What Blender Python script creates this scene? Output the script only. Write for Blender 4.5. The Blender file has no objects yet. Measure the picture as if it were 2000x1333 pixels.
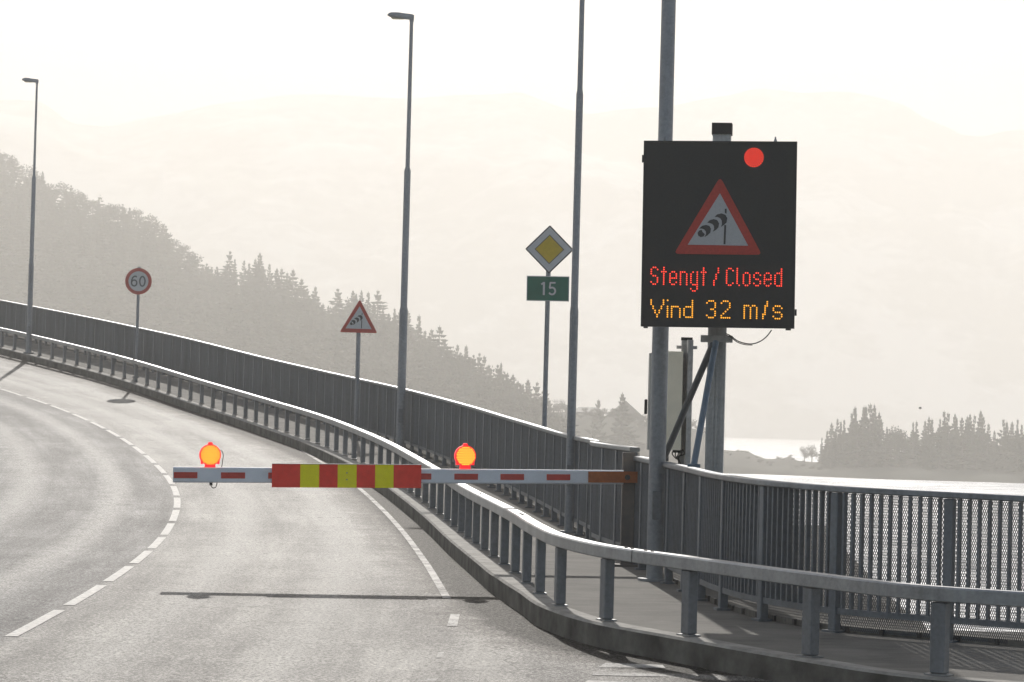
import bpy, bmesh, math, random
from math import radians as R, sin, cos, pi, atan2, sqrt, hypot, exp
from mathutils import Vector, Matrix
random.seed(7)
S = bpy.context.scene
COL = S.collection
# ------------------------------------------------------------------ camera
CAMZ = 9.0
F = 5555.0                       # focal length in pixels of a 2000 px wide frame
cam_d = bpy.data.cameras.new("camera"); cam = bpy.data.objects.new("camera", cam_d); COL.objects.link(cam)
cam_d.sensor_width = 36; cam_d.lens = 36 * F / 2000; cam_d.clip_start = 0.5; cam_d.clip_end = 30000
CM = Matrix.Translation((0, 0, CAMZ)) @ Matrix.Rotation(R(91.604), 4, 'X') @ Matrix.Rotation(R(1.5), 4, 'Z')
cam.matrix_world = CM
S.camera = cam
CMI = CM.inverted(); CR = CM.to_3x3()
# ------------------------------------------------------------------ light
SUN_AZ, SUN_EL = R(-4.2), R(29.3)
SUN_STRENGTH, SKY_STRENGTH, EXPOSURE = 5.0, 0.1, 0.03
HAZE_DENSITY, HAZE_G, HAZE_COL = 0.00098, 0.33, (1.0, 0.970, 0.912)
w = bpy.data.worlds.new("World"); S.world = w; w.use_nodes = True
nt = w.node_tree; bg = nt.nodes["Background"]
sky = nt.nodes.new("ShaderNodeTexSky"); sky.sky_type = 'NISHITA'; sky.sun_disc = False
sky.sun_elevation = SUN_EL; sky.sun_rotation = SUN_AZ; sky.air_density = 1.0; sky.dust_density = 1.2; sky.ozone_density = 1.0
nt.links.new(sky.outputs[0], bg.inputs[0]); bg.inputs[1].default_value = SKY_STRENGTH
sl = bpy.data.lights.new("sun", 'SUN'); sl.energy = SUN_STRENGTH; sl.angle = R(0.6); sl.color = (1.0, 0.945, 0.875)
so = bpy.data.objects.new("sun", sl); COL.objects.link(so); so.location = (0, 0, 60)
sd = Vector((sin(SUN_AZ) * cos(SUN_EL), cos(SUN_AZ) * cos(SUN_EL), sin(SUN_EL)))
so.rotation_euler = (-sd).to_track_quat('-Z', 'Y').to_euler()
S.view_settings.view_transform = 'Standard'; S.view_settings.look = 'None'
S.view_settings.gamma = 1; S.view_settings.use_curve_mapping = False; S.view_settings.exposure = EXPOSURE
c = S.cycles
c.max_bounces = 8; c.diffuse_bounces = 3; c.glossy_bounces = 3; c.transparent_max_bounces = 24; c.volume_bounces = 2
c.use_denoising = True; c.sample_clamp_indirect = 6; c.use_adaptive_sampling = False

# ------------------------------------------------------------------ photo geometry helpers
def ray(px, py, Y):
    """world point at depth Y (north of the camera) seen at photo pixel px,py"""
    d = CR @ Vector(((px - 1000) / F, -(py - 666.5) / F, -1.0))
    t = Y / d.y
    return Vector((d.x * t, Y, CAMZ + d.z * t))
def proj(p):
    q = CMI @ Vector(p)
    return 1000 + F * q.x / -q.z, 666.5 - F * q.y / -q.z
def pchip(pts):
    xs = [p[0] for p in pts]; ys = [p[1] for p in pts]; n = len(xs)
    h = [xs[i+1]-xs[i] for i in range(n-1)]; d = [(ys[i+1]-ys[i])/h[i] for i in range(n-1)]
    m = [d[0]] + [(0 if d[i-1]*d[i] <= 0 else 2*d[i-1]*d[i]/(d[i-1]+d[i])) for i in range(1, n-1)] + [d[-1]]
    def f(x):
        if x <= xs[0]: return ys[0] + m[0]*(x-xs[0])
        if x >= xs[-1]: return ys[-1] + m[-1]*(x-xs[-1])
        i = max(j for j in range(n-1) if xs[j] <= x)
        t = (x-xs[i])/h[i]
        return ((1+2*t)*(1-t)**2*ys[i] + t*(1-t)**2*h[i]*m[i] + t*t*(3-2*t)*ys[i+1] + t*t*(t-1)*h[i]*m[i+1])
    return f
_zw = pchip([(-30,-2.3),(0,-2.05),(12,-1.85),(20,-1.70),(22.4,-1.65),(25,-1.60),(29,-1.54),(37,-1.46),(45,-1.25),(57,-.77),(71.6,-.01),(86.6,1.17),(95.5,1.99),(110,3.45),(130,5.5),(160,8.2)])
KERB = 0.20
def zw(Y): return CAMZ + _zw(Y)            # top of the walkway
def zr(Y): return zw(Y) - KERB             # road surface
def hit(px, py, fn=zr, lo=10.0, hi=130.0):
    a = lo
    while a < hi:
        p = ray(px, py, a)
        if p.z <= fn(a): break
        a += 0.25
    lo2, hi2 = a-0.25, a
    for _ in range(24):
        m = (lo2+hi2)/2
        if ray(px, py, m).z <= fn(m): hi2 = m
        else: lo2 = m
    return ray(px, py, hi2)
def at_px(px, Y, z):
    """X at depth Y and height z so that it is seen at column px"""
    lo, hi = -200.0, 200.0
    for _ in range(40):
        m = (lo+hi)/2
        if proj((m, Y, z))[0] < px: lo = m
        else: hi = m
    return Vector((lo, Y, z))
def lerp(a, b, t): return a + (b-a)*t

# ------------------------------------------------------------------ materials
def new_mat(name):
    m = bpy.data.materials.new(name); m.use_nodes = True
    return m, m.node_tree, m.node_tree.nodes["Principled BSDF"]
def N(nt, typ, **kw):
    n = nt.nodes.new(typ)
    for k, v in kw.items():
        if k.startswith('i_'):
            n.inputs[int(k[2:])].default_value = v
        else: setattr(n, k, v)
    return n
def math_node(nt, op, a, b=None, c=None):
    n = nt.nodes.new("ShaderNodeMath"); n.operation = op
    for i, v in enumerate((a, b, c)):
        if v is None: continue
        if isinstance(v, (int, float)): n.inputs[i].default_value = v
        else: nt.links.new(v, n.inputs[i])
    return n.outputs[0]
def noise_out(nt, coord, scale, detail=3, rough=0.5, vec_scale=None):
    if vec_scale:
        mp = nt.nodes.new("ShaderNodeMapping"); mp.inputs['Scale'].default_value = vec_scale
        nt.links.new(coord, mp.inputs[0]); coord = mp.outputs[0]
    n = nt.nodes.new("ShaderNodeTexNoise"); n.inputs['Scale'].default_value = scale
    n.inputs['Detail'].default_value = detail; n.inputs['Roughness'].default_value = rough
    nt.links.new(coord, n.inputs['Vector']); return n.outputs['Fac']
def ramp(nt, fac, stops):
    r = nt.nodes.new("ShaderNodeValToRGB"); nt.links.new(fac, r.inputs[0])
    e = r.color_ramp.elements
    while len(e) < len(stops): e.new(0.5)
    for i, (p, col) in enumerate(stops):
        e[i].position = p; e[i].color = (*col, 1) if len(col) == 3 else col
    return r.outputs[0]
def mix_col(nt, fac, a, b):
    n = nt.nodes.new("ShaderNodeMix"); n.data_type = 'RGBA'
    for i, v in ((0, fac), (6, a), (7, b)):
        if isinstance(v, (int, float)): n.inputs[i].default_value = v
        elif isinstance(v, tuple): n.inputs[i].default_value = (*v, 1)
        else: nt.links.new(v, n.inputs[i])
    return n.outputs[2]
def simple(name, col, rough=0.6, metal=0.0, var=0.15, scale=8.0, bump=0.0, spec=0.5, tint=None, bscale=None):
    m, nt, b = new_mat(name)
    tc = nt.nodes.new("ShaderNodeTexCoord").outputs['Object']
    n1 = noise_out(nt, tc, scale, 5, 0.6)
    lo = tuple(x*(1-var) for x in col); hi = tuple(min(1, x*(1+var)) for x in (tint or col))
    nt.links.new(ramp(nt, n1, [(0.3, lo), (0.7, hi)]), b.inputs['Base Color'])
    b.inputs['Roughness'].default_value = rough; b.inputs['Metallic'].default_value = metal
    b.inputs['Specular IOR Level'].default_value = spec
    if bump:
        bn = nt.nodes.new("ShaderNodeBump"); bn.inputs['Strength'].default_value = bump; bn.inputs['Distance'].default_value = 0.004
        nt.links.new(noise_out(nt, tc, bscale or scale*12, 4, 0.6), bn.inputs['Height']); nt.links.new(bn.outputs[0], b.inputs['Normal'])
    return m
def emit(name, col, strength, base=(0.1, 0.02, 0.01)):
    m, nt, b = new_mat(name)
    b.inputs['Base Color'].default_value = (*base, 1); b.inputs['Roughness'].default_value = 0.4
    b.inputs['Emission Color'].default_value = (*col, 1); b.inputs['Emission Strength'].default_value = strength
    return m
M = {}
def galv(name, col, rough, metal, streak=True):
    m, nt, b = new_mat(name)
    tc = nt.nodes.new("ShaderNodeTexCoord").outputs['Object']
    a = noise_out(nt, tc, 22, 6, 0.7); s = noise_out(nt, tc, 3.0, 4, 0.6, (1, 1, 0.18))
    f = math_node(nt, 'ADD', math_node(nt, 'MULTIPLY', a, 0.5), math_node(nt, 'MULTIPLY', s, 0.5))
    lo = tuple(x*0.68 for x in col); hi = tuple(x*1.25 for x in col)
    nt.links.new(ramp(nt, f, [(0.36, lo), (0.64, hi)]), b.inputs['Base Color'])
    nt.links.new(ramp(nt, a, [(0.3, (rough-0.08,)*3), (0.7, (rough+0.1,)*3)]), b.inputs['Roughness'])
    b.inputs['Metallic'].default_value = metal
    bn = nt.nodes.new("ShaderNodeBump"); bn.inputs['Strength'].default_value = 0.12; bn.inputs['Distance'].default_value = 0.003
    nt.links.new(a, bn.inputs['Height']); nt.links.new(bn.outputs[0], b.inputs['Normal'])
    return m
M['rail'] = galv('galvanized_rail', (0.29, 0.305, 0.32), 0.42, 0.8)
M['post'] = galv('galvanized_post', (0.18, 0.195, 0.21), 0.55, 0.35)
M['fence'] = galv('weathered_fence_steel', (0.155, 0.175, 0.195), 0.50, 0.45)
M['handrail'] = galv('worn_handrail_steel', (0.21, 0.23, 0.25), 0.42, 0.8)
M['pole'] = galv('lamp_post_steel', (0.26, 0.28, 0.30), 0.55, 0.3)
M['mast'] = galv('mast_aluminium', (0.46, 0.46, 0.45), 0.5, 0.25)
M['brace'] = simple('blue_grey_painted_steel', (0.10, 0.15, 0.20), 0.5, 0.2)
M['brace2'] = simple('dark_painted_steel', (0.10, 0.115, 0.125), 0.5, 0.3)
M['black'] = simple('black_panel', (0.010, 0.012, 0.0125), 0.55, 0, 0.3, 60, 0.2)
M['rubber'] = simple('black_rubber', (0.015, 0.015, 0.015), 0.7)
M['sign_red'] = simple('red_sign_sheeting', (0.42, 0.045, 0.030), 0.55, 0, 0.12, 12)
M['sign_white'] = simple('white_sign_sheeting', (0.50, 0.51, 0.52), 0.55, 0, 0.06, 12)
M['vms_red'] = simple('red_panel_film', (0.42, 0.035, 0.022), 0.6, 0, 0.15, 40)
M['vms_white'] = simple('grey_white_panel_film', (0.42, 0.43, 0.44), 0.6, 0, 0.08, 60)
M['sign_black'] = simple('black_sign_sheeting', (0.035, 0.036, 0.038), 0.6)
M['sign_grey'] = simple('grey_sign_digits', (0.10, 0.105, 0.11), 0.6)
M['sign_yellow'] = simple('yellow_sign_sheeting', (0.50, 0.36, 0.015), 0.5, 0, 0.1, 20)
M['sign_green'] = simple('green_sign_sheeting', (0.008, 0.12, 0.075), 0.5, 0, 0.15, 10)
M['sign_edge'] = simple('sign_edge_grey', (0.09, 0.09, 0.09), 0.6)
M['sign_back'] = simple('sign_back_aluminium', (0.3, 0.3, 0.3), 0.5, 0.5)
M['board_red'] = simple('fluorescent_red_board', (0.98, 0.065, 0.045), 0.5, 0, 0.1, 14, spec=0.15)
M['board_yellow'] = simple('fluorescent_yellow_board', (0.98, 0.88, 0.008), 0.5, 0, 0.04, 14, spec=0.15)
M['boom'] = simple('white_painted_boom', (0.74, 0.78, 0.84), 0.4, 0.1, 0.07, 4)
M['boom_red'] = simple('dark_red_reflector_tape', (0.55, 0.045, 0.028), 0.5, 0, 0.12, 20)
M['orange'] = simple('orange_brown_painted_bracket', (0.46, 0.125, 0.018), 0.55, 0, 0.3, 16, 0.3, tint=(0.34, 0.095, 0.02))
M['rusty'] = simple('rusty_steel', (0.14, 0.14, 0.14), 0.7, 0.1, 0.25, 5, 0.3, tint=(0.15, 0.125, 0.105))
M['beige'] = simple('beige_cabinet_paint', (0.84, 0.78, 0.62), 0.55, 0, 0.08, 3)
M['greyside'] = simple('grey_cabinet_paint', (0.46, 0.46, 0.43), 0.55, 0, 0.08, 3)
M['white_paint'] = simple('worn_white_road_paint', (0.52, 0.505, 0.47), 0.7, 0, 0.35, 16, 0.5)
def worn_mat():
    m, nt, b = new_mat('badly_worn_road_paint')
    tc = nt.nodes.new("ShaderNodeTexCoord").outputs['Object']
    a = noise_out(nt, tc, 2.4, 4, 0.6); c_ = noise_out(nt, tc, 30, 4, 0.8)
    f = math_node(nt, 'ADD', math_node(nt, 'MULTIPLY', a, 0.45), math_node(nt, 'MULTIPLY', c_, 0.55))
    nt.links.new(ramp(nt, f, [(0.42, (0.07, 0.069, 0.065)), (0.56, (0.40, 0.39, 0.37))]), b.inputs['Base Color'])
    nt.links.new(ramp(nt, f, [(0.42, (0.26,)*3), (0.56, (0.60,)*3)]), b.inputs['Specular IOR Level'])
    b.inputs['Roughness'].default_value = 0.7
    return m
M['worn_paint'] = worn_mat()
M['led_red'] = emit('red_led', (1.0, 0.05, 0.025), 2.0)
M['led_red_glow'] = emit('red_led_lens', (1.0, 0.015, 0.005), 0.24)
M['led_amber'] = emit('amber_led', (1.0, 0.42, 0.02), 1.6)
M['lamp_amber'] = emit('amber_lamp_led', (1.0, 0.72, 0.06), 2.6)
M['lamp_red'] = emit('orange_lamp_lens', (1.0, 0.05, 0.004), 0.8, (0.5, 0.05, 0.01))
M['lamp_rim'] = emit('red_halo_glow_rim', (1.0, 0.012, 0.02), 1.1, (0.5, 0.02, 0.02))  # housing given its own red emission to imitate the glow around the lens
M['glass'] = simple('lamp_glass', (0.45, 0.42, 0.3), 0.2)
M['grass'] = simple('moorland_grass', (0.04, 0.04, 0.022), 1.0, 0, 0.4, 0.06)
M['rock'] = simple('shore_rock', (0.075, 0.072, 0.068), 0.85, 0, 0.45, 0.35, 0.6)
M['needles'] = simple('spruce_needles', (0.040, 0.038, 0.015), 0.95, 0, 0.35, 0.5, spec=0.1)
M['needles2'] = simple('pale_spruce_needles', (0.056, 0.052, 0.020), 0.95, 0, 0.35, 0.5, spec=0.1)
M['bark'] = simple('tree_bark', (0.09, 0.07, 0.055), 0.9, 0, 0.3, 2)
M['leaf'] = simple('broadleaf_foliage', (0.045, 0.045, 0.022), 0.95, 0, 0.3, 1, spec=0.1)
M['housewall'] = simple('painted_timber_wall', (0.09, 0.085, 0.08), 0.7, 0, 0.1, 2)
M['roof'] = simple('slate_roof', (0.10, 0.10, 0.10), 0.7, 0, 0.2, 2)
M['window'] = simple('window_glass', (0.03, 0.035, 0.04), 0.1)
M['feather'] = simple('dark_feathers', (0.05, 0.045, 0.04), 0.8)
M['kerbface'] = simple('shade_toned_kerb_face', (0.125, 0.121, 0.108), 0.9, 0, 0.5, 3, 0.5, spec=0.15)  # kerb side's shade is put into this darker colour
M['ledge'] = simple('pale_kerb_top', (0.27, 0.26, 0.235), 0.8, 0, 0.35, 5, 0.6)
M['deckside'] = simple('bridge_concrete', (0.24, 0.235, 0.22), 0.85, 0, 0.25, 1.2, 0.5)
M['dark'] = simple('bolt_steel', (0.03, 0.03, 0.03), 0.6)

def concrete_mat():
    m, nt, b = new_mat('walkway_concrete')
    tc = nt.nodes.new("ShaderNodeTexCoord").outputs['Object']
    n1 = noise_out(nt, tc, 1.3, 6, 0.65); n2 = noise_out(nt, tc, 60, 3, 0.7)
    lines = noise_out(nt, tc, 6, 2, 0.5, (0.15, 6, 1))
    f = math_node(nt, 'ADD', math_node(nt, 'MULTIPLY', n1, 0.6), math_node(nt, 'MULTIPLY', lines, 0.4))
    f = math_node(nt, 'ADD', math_node(nt, 'MULTIPLY', f, 0.8), math_node(nt, 'MULTIPLY', n2, 0.2))
    nt.links.new(ramp(nt, f, [(0.36, (0.085, 0.082, 0.074)), (0.62, (0.20, 0.192, 0.172))]), b.inputs['Base Color'])
    b.inputs['Roughness'].default_value = 0.85; b.inputs['Specular IOR Level'].default_value = 0.3
    bn = nt.nodes.new("ShaderNodeBump"); bn.inputs['Strength'].default_value = 0.6; bn.inputs['Distance'].default_value = 0.01
    nt.links.new(f, bn.inputs['Height']); nt.links.new(bn.outputs[0], b.inputs['Normal'])
    return m
M['concrete'] = concrete_mat()

def asphalt_mat():
    m, nt, b = new_mat('asphalt')
    tc = nt.nodes.new("ShaderNodeTexCoord").outputs['Object']
    at = nt.nodes.new("ShaderNodeAttribute"); at.attribute_name = 'cl'; cl = at.outputs['Fac']     # metres right of the centre line
    ak = nt.nodes.new("ShaderNodeAttribute"); ak.attribute_name = 'kd'; kd = ak.outputs['Fac']     # metres from the kerb
    big = noise_out(nt, tc, 0.35, 4, 0.6); mid = noise_out(nt, tc, 2.2, 5, 0.65)
    fine = noise_out(nt, tc, 85, 3, 0.8); grit = noise_out(nt, tc, 240, 2, 0.8)
    wob = math_node(nt, 'ADD', cl, math_node(nt, 'MULTIPLY', math_node(nt, 'SUBTRACT', mid, 0.5), 0.5))
    # two resurfaced lanes: older dark one left of the joint, paler one right of it
    lane = nt.nodes.new("ShaderNodeMapRange"); lane.inputs[1].default_value = -0.10; lane.inputs[2].default_value = 0.10
    nt.links.new(cl, lane.inputs[0])
    def band(x, centre, half):
        return math_node(nt, 'MAXIMUM', math_node(nt, 'SUBTRACT', 1.0, math_node(nt, 'DIVIDE', math_node(nt, 'ABSOLUTE', math_node(nt, 'SUBTRACT', x, centre)), half)), 0.0)
    tr = math_node(nt, 'ADD', band(wob, 0.95, 0.4), band(wob, 2.3, 0.4)); tl = math_node(nt, 'ADD', band(wob, -1.0, 0.35), band(wob, -2.5, 0.45))
    f = math_node(nt, 'ADD', math_node(nt, 'MULTIPLY', big, 0.28), math_node(nt, 'MULTIPLY', mid, 0.14))
    f = math_node(nt, 'ADD', f, math_node(nt, 'MULTIPLY', fine, 0.43))
    f = math_node(nt, 'ADD', f, math_node(nt, 'MULTIPLY', grit, 0.15))
    cv = nt.nodes.new("ShaderNodeCombineXYZ"); spy = nt.nodes.new("ShaderNodeSeparateXYZ"); nt.links.new(tc, spy.inputs[0])
    nt.links.new(math_node(nt, 'MULTIPLY', cl, 1.0), cv.inputs[0]); nt.links.new(math_node(nt, 'MULTIPLY', spy.outputs[1], 0.06), cv.inputs[1])
    streak = noise_out(nt, cv.outputs[0], 2.2, 6, 0.68)
    f = math_node(nt, 'ADD', math_node(nt, 'MULTIPLY', f, 0.66), math_node(nt, 'MULTIPLY', streak, 0.34))
    base = ramp(nt, f, [(0.37, (0.034, 0.033, 0.031)), (0.50, (0.102, 0.098, 0.089)), (0.62, (0.235, 0.225, 0.200))])
    dark = mix_col(nt, 1.0, base, base); 
    mult = nt.nodes.new("ShaderNodeMix"); mult.data_type = 'RGBA'; mult.blend_type = 'MULTIPLY'; mult.inputs[0].default_value = 1
    nt.links.new(base, mult.inputs[6]); mult.inputs[7].default_value = (0.54, 0.58, 0.65, 1)
    col = mix_col(nt, lane.outputs[0], mult.outputs[2], base)
    pale = math_node(nt, 'MULTIPLY', math_node(nt, 'ADD', tr, tl), 0.55)
    col = mix_col(nt, pale, col, (0.20, 0.195, 0.18))
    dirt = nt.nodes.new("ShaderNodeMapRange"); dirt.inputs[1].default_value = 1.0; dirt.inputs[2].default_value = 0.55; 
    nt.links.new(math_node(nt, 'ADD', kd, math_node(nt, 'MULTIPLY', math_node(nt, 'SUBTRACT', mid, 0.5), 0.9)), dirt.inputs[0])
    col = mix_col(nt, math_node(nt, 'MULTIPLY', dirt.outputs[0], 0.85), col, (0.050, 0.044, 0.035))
    kerb_band = nt.nodes.new("ShaderNodeMapRange"); kerb_band.inputs[1].default_value = 0.55; kerb_band.inputs[2].default_value = 0.36  # darkest band of the asphalt, fading out away from the kerb
    nt.links.new(math_node(nt, 'ADD', kd, math_node(nt, 'MULTIPLY', math_node(nt, 'SUBTRACT', mid, 0.5), 0.35)), kerb_band.inputs[0])
    col = mix_col(nt, math_node(nt, 'MULTIPLY', kerb_band.outputs[0], 0.85), col, (0.018, 0.017, 0.015))
    sp_ = noise_out(nt, tc, 34, 3, 1.0)
    stone = nt.nodes.new("ShaderNodeMix"); stone.data_type = 'RGBA'; stone.blend_type = 'MULTIPLY'; stone.inputs[0].default_value = 1
    nt.links.new(col, stone.inputs[6]); nt.links.new(ramp(nt, sp_, [(0.36, (0.22,)*3), (0.5, (0.90,)*3), (0.62, (3.0,)*3)]), stone.inputs[7]); col = stone.outputs[2]
    # cracks and tar seams
    vo = nt.nodes.new("ShaderNodeTexVoronoi"); vo.feature = 'DISTANCE_TO_EDGE'; vo.inputs['Scale'].default_value = 0.33
    mp = nt.nodes.new("ShaderNodeMapping"); nt.links.new(tc, mp.inputs[0]); 
    wv = nt.nodes.new("ShaderNodeVectorMath"); wv.operation = 'ADD'
    nn = nt.nodes.new("ShaderNodeTexNoise"); nn.inputs['Scale'].default_value = 1.2; nt.links.new(tc, nn.inputs['Vector'])
    nt.links.new(mp.outputs[0], wv.inputs[0]); nt.links.new(nn.outputs['Color'], wv.inputs[1]); nt.links.new(wv.outputs[0], vo.inputs['Vector'])
    cr = math_node(nt, 'MULTIPLY', math_node(nt, 'LESS_THAN', vo.outputs['Distance'], 0.0035), math_node(nt, 'GREATER_THAN', big, 0.54))
    col = mix_col(nt, math_node(nt, 'MULTIPLY', cr, 0.6), col, (0.02, 0.02, 0.02))
    nt.links.new(col, b.inputs['Base Color'])
    nt.links.new(ramp(nt, fine, [(0.3, (0.55,)*3), (0.7, (0.85,)*3)]), b.inputs['Roughness'])
    # bare polished stone is glossier than tar, dust and grit
    bw = nt.nodes.new("ShaderNodeRGBToBW"); nt.links.new(col, bw.inputs[0])
    nt.links.new(math_node(nt, 'MINIMUM', math_node(nt, 'MULTIPLY', math_node(nt, 'POWER', bw.outputs[0], 1.2), 7.5), 1.0), b.inputs['Specular IOR Level'])
    h = math_node(nt, 'ADD', math_node(nt, 'MULTIPLY', sp_, 0.6), math_node(nt, 'MULTIPLY', grit, 0.4))
    bn = nt.nodes.new("ShaderNodeBump"); bn.inputs['Strength'].default_value = 1.0; bn.inputs['Distance'].default_value = 0.006
    nt.links.new(h, bn.inputs['Height']); nt.links.new(bn.outputs[0], b.inputs['Normal'])
    return m
M['asphalt'] = asphalt_mat()

def water_mat():
    m, nt, b = new_mat('sea_water')
    tc = nt.nodes.new("ShaderNodeTexCoord").outputs['Object']
    b.inputs['Base Color'].default_value = (0.95, 0.96, 0.97, 1); b.inputs['Metallic'].default_value = 1.0
    b.inputs['IOR'].default_value = 1.33; b.inputs['Specular IOR Level'].default_value = 0.6
    a = noise_out(nt, tc, 0.16, 6, 0.65, (1, 2.0, 1)); d = noise_out(nt, tc, 1.1, 4, 0.65, (1, 1.8, 1)); g = noise_out(nt, tc, 0.012, 3, 0.6, (1, 3, 1))
    h = math_node(nt, 'ADD', math_node(nt, 'MULTIPLY', a, 5.0), math_node(nt, 'MULTIPLY', d, 1.3))
    bn = nt.nodes.new("ShaderNodeBump"); bn.inputs['Strength'].default_value = 1.0; bn.inputs['Distance'].default_value = 1.0
    nt.links.new(h, bn.inputs['Height']); nt.links.new(bn.outputs[0], b.inputs['Normal'])
    gust = noise_out(nt, tc, 0.05, 6, 0.7, (1, 2.6, 1)); chop = noise_out(nt, tc, 0.55, 5, 0.75, (1, 1.8, 1))
    gf = math_node(nt, 'ADD', math_node(nt, 'MULTIPLY', gust, 0.5), math_node(nt, 'MULTIPLY', chop, 0.5))
    nt.links.new(ramp(nt, gf, [(0.40, (0.16, 0.18, 0.20)), (0.48, (0.50, 0.52, 0.55)), (0.56, (0.95, 0.96, 0.97))]), b.inputs['Base Color'])
    # foam and wind streaks are rougher
    nt.links.new(ramp(nt, g, [(0.35, (0.45,)*3), (0.65, (0.62,)*3)]), b.inputs['Roughness'])
    return m
M['water'] = water_mat()

def mountain_mat():
    m, nt, b = new_mat('snowy_rock')
    tc = nt.nodes.new("ShaderNodeTexCoord").outputs['Object']
    n1 = noise_out(nt, tc, 0.006, 8, 0.62, (1, 1, 2.2)); n2 = noise_out(nt, tc, 0.03, 5, 0.7)
    f = math_node(nt, 'ADD', math_node(nt, 'MULTIPLY', n1, 0.75), math_node(nt, 'MULTIPLY', n2, 0.25))
    nt.links.new(ramp(nt, f, [(0.44, (0.10, 0.10, 0.10)), (0.50, (0.42, 0.42, 0.43)), (0.56, (0.88, 0.89, 0.9))]), b.inputs['Base Color'])
    b.inputs['Roughness'].default_value = 0.8
    return m
M['mountain'] = mountain_mat()

def mesh_mat():
    m, nt, b = new_mat('expanded_metal_mesh')
    uv = nt.nodes.new("ShaderNodeUVMap"); uv.uv_map = 'UVMap'
    sp = nt.nodes.new("ShaderNodeSeparateXYZ"); nt.links.new(uv.outputs[0], sp.inputs[0])
    u = math_node(nt, 'DIVIDE', sp.outputs[0], 0.0175); v = math_node(nt, 'DIVIDE', sp.outputs[1], 0.042)
    s1 = math_node(nt, 'PINGPONG', math_node(nt, 'ADD', u, v), 0.5); s2 = math_node(nt, 'PINGPONG', math_node(nt, 'SUBTRACT', u, v), 0.5)
    strand = math_node(nt, 'LESS_THAN', math_node(nt, 'MINIMUM', s1, s2), 0.19)
    b.inputs['Base Color'].default_value = (0.06, 0.066, 0.07, 1); b.inputs['Metallic'].default_value = 0.2; b.inputs['Roughness'].default_value = 0.55
    nt.links.new(strand, b.inputs['Alpha'])
    return m
M['mesh'] = mesh_mat()

# ------------------------------------------------------------------ mesh builder
class MB:
    def __init__(s): s.v = []; s.f = []; s.m = []
    def add(s, vs, fs, mi=0):
        o = len(s.v); s.v += [tuple(v) for v in vs]; s.f += [tuple(i+o for i in f) for f in fs]; s.m += [mi]*len(fs); return s
    def box(s, c, d, mat=None, mi=0, bev=0.0):
        x, y, z = d[0]/2, d[1]/2, d[2]/2
        if bev:
            b = min(bev, x*.9, y*.9, z*.9); pts = []
            lay = [(-z, -b), (-z+b, 0), (z-b, 0), (z, -b)]
            for zz, k in lay:
                X, Y_ = x+k, y+k
                pts += [(-X+b, -Y_, zz), (X-b, -Y_, zz), (X, -Y_+b, zz), (X, Y_-b, zz), (X-b, Y_, zz), (-X+b, Y_, zz), (-X, Y_-b, zz), (-X, -Y_+b, zz)]
            fs = [tuple(range(7, -1, -1)), tuple(range(24, 32))]
            for l in range(3):
                for i in range(8): fs.append((l*8+i, l*8+(i+1) % 8, l*8+8+(i+1) % 8, l*8+8+i))
        else:
            pts = [(i, j, k) for k in (-z, z) for j in (-y, y) for i in (-x, x)]
            fs = [(0, 2, 3, 1), (4, 5, 7, 6), (0, 1, 5, 4), (2, 6, 7, 3), (0, 4, 6, 2), (1, 3, 7, 5)]
        c = Vector(c)
        return s.add([(mat @ Vector(p) if mat else Vector(p)) + c for p in pts], fs, mi)
    def tube(s, pts, r, n=12, mi=0, cap=True, sx=1.0):
        pts = [Vector(p) for p in pts]; rs = r if isinstance(r, (list, tuple)) else [r]*len(pts)
        rings = []; up = None
        for i, p in enumerate(pts):
            t = (pts[min(i+1, len(pts)-1)] - pts[max(i-1, 0)]).normalized()
            a = Vector((1, 0, 0)) if abs(t.x) < 0.9 else Vector((0, 1, 0))
            if up is not None: a = up
            e1 = (a - t*a.dot(t)).normalized(); up = e1; e2 = t.cross(e1)
            rings.append([p + (e1*cos(2*pi*k/n)*sx + e2*sin(2*pi*k/n))*rs[i] for k in range(n)])
        fs = []
        for i in range(len(rings)-1):
            for k in range(n): fs.append((i*n+k, i*n+(k+1) % n, (i+1)*n+(k+1) % n, (i+1)*n+k))
        if cap: fs += [tuple(range(n-1, -1, -1)), tuple((len(rings)-1)*n+k for k in range(n))]
        return s.add([v for rg in rings for v in rg], fs, mi)
    def sweep(s, pts, prof, mi=0, close=True, caps=True):
        """prof: (lateral right, up) outline; pts 3D polyline; lateral stays level"""
        pts = [Vector(p) for p in pts]; n = len(prof); vs = []
        for i, p in enumerate(pts):
            t = pts[min(i+1, len(pts)-1)] - pts[max(i-1, 0)]; t.z = 0; t.normalize(); rt = Vector((t.y, -t.x, 0))
            vs += [p + rt*a + Vector((0, 0, b)) for a, b in prof]
        fs = []
        for i in range(len(pts)-1):
            for k in range(n if close else n-1): fs.append((i*n+k, i*n+(k+1) % n, (i+1)*n+(k+1) % n, (i+1)*n+k))
        if caps and close: fs += [tuple(range(n-1, -1, -1)), tuple((len(pts)-1)*n+k for k in range(n))]
        return s.add(vs, fs, mi)
    def plate(s, poly, mat, y0, y1, mi=0):
        """poly (u, v) in a local frame whose +x is u, +z is v and -y faces the viewer; thick from y0 to y1"""
        n = len(poly)
        vs = [mat @ Vector((u, y0, v)) for u, v in poly] + [mat @ Vector((u, y1, v)) for u, v in poly]
        fs = [tuple(range(n)), tuple(range(2*n-1, n-1, -1))] + [(i, i+n, (i+1) % n+n, (i+1) % n) for i in range(n)]
        return s.add(vs, fs, mi)
ROOT = {}
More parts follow.
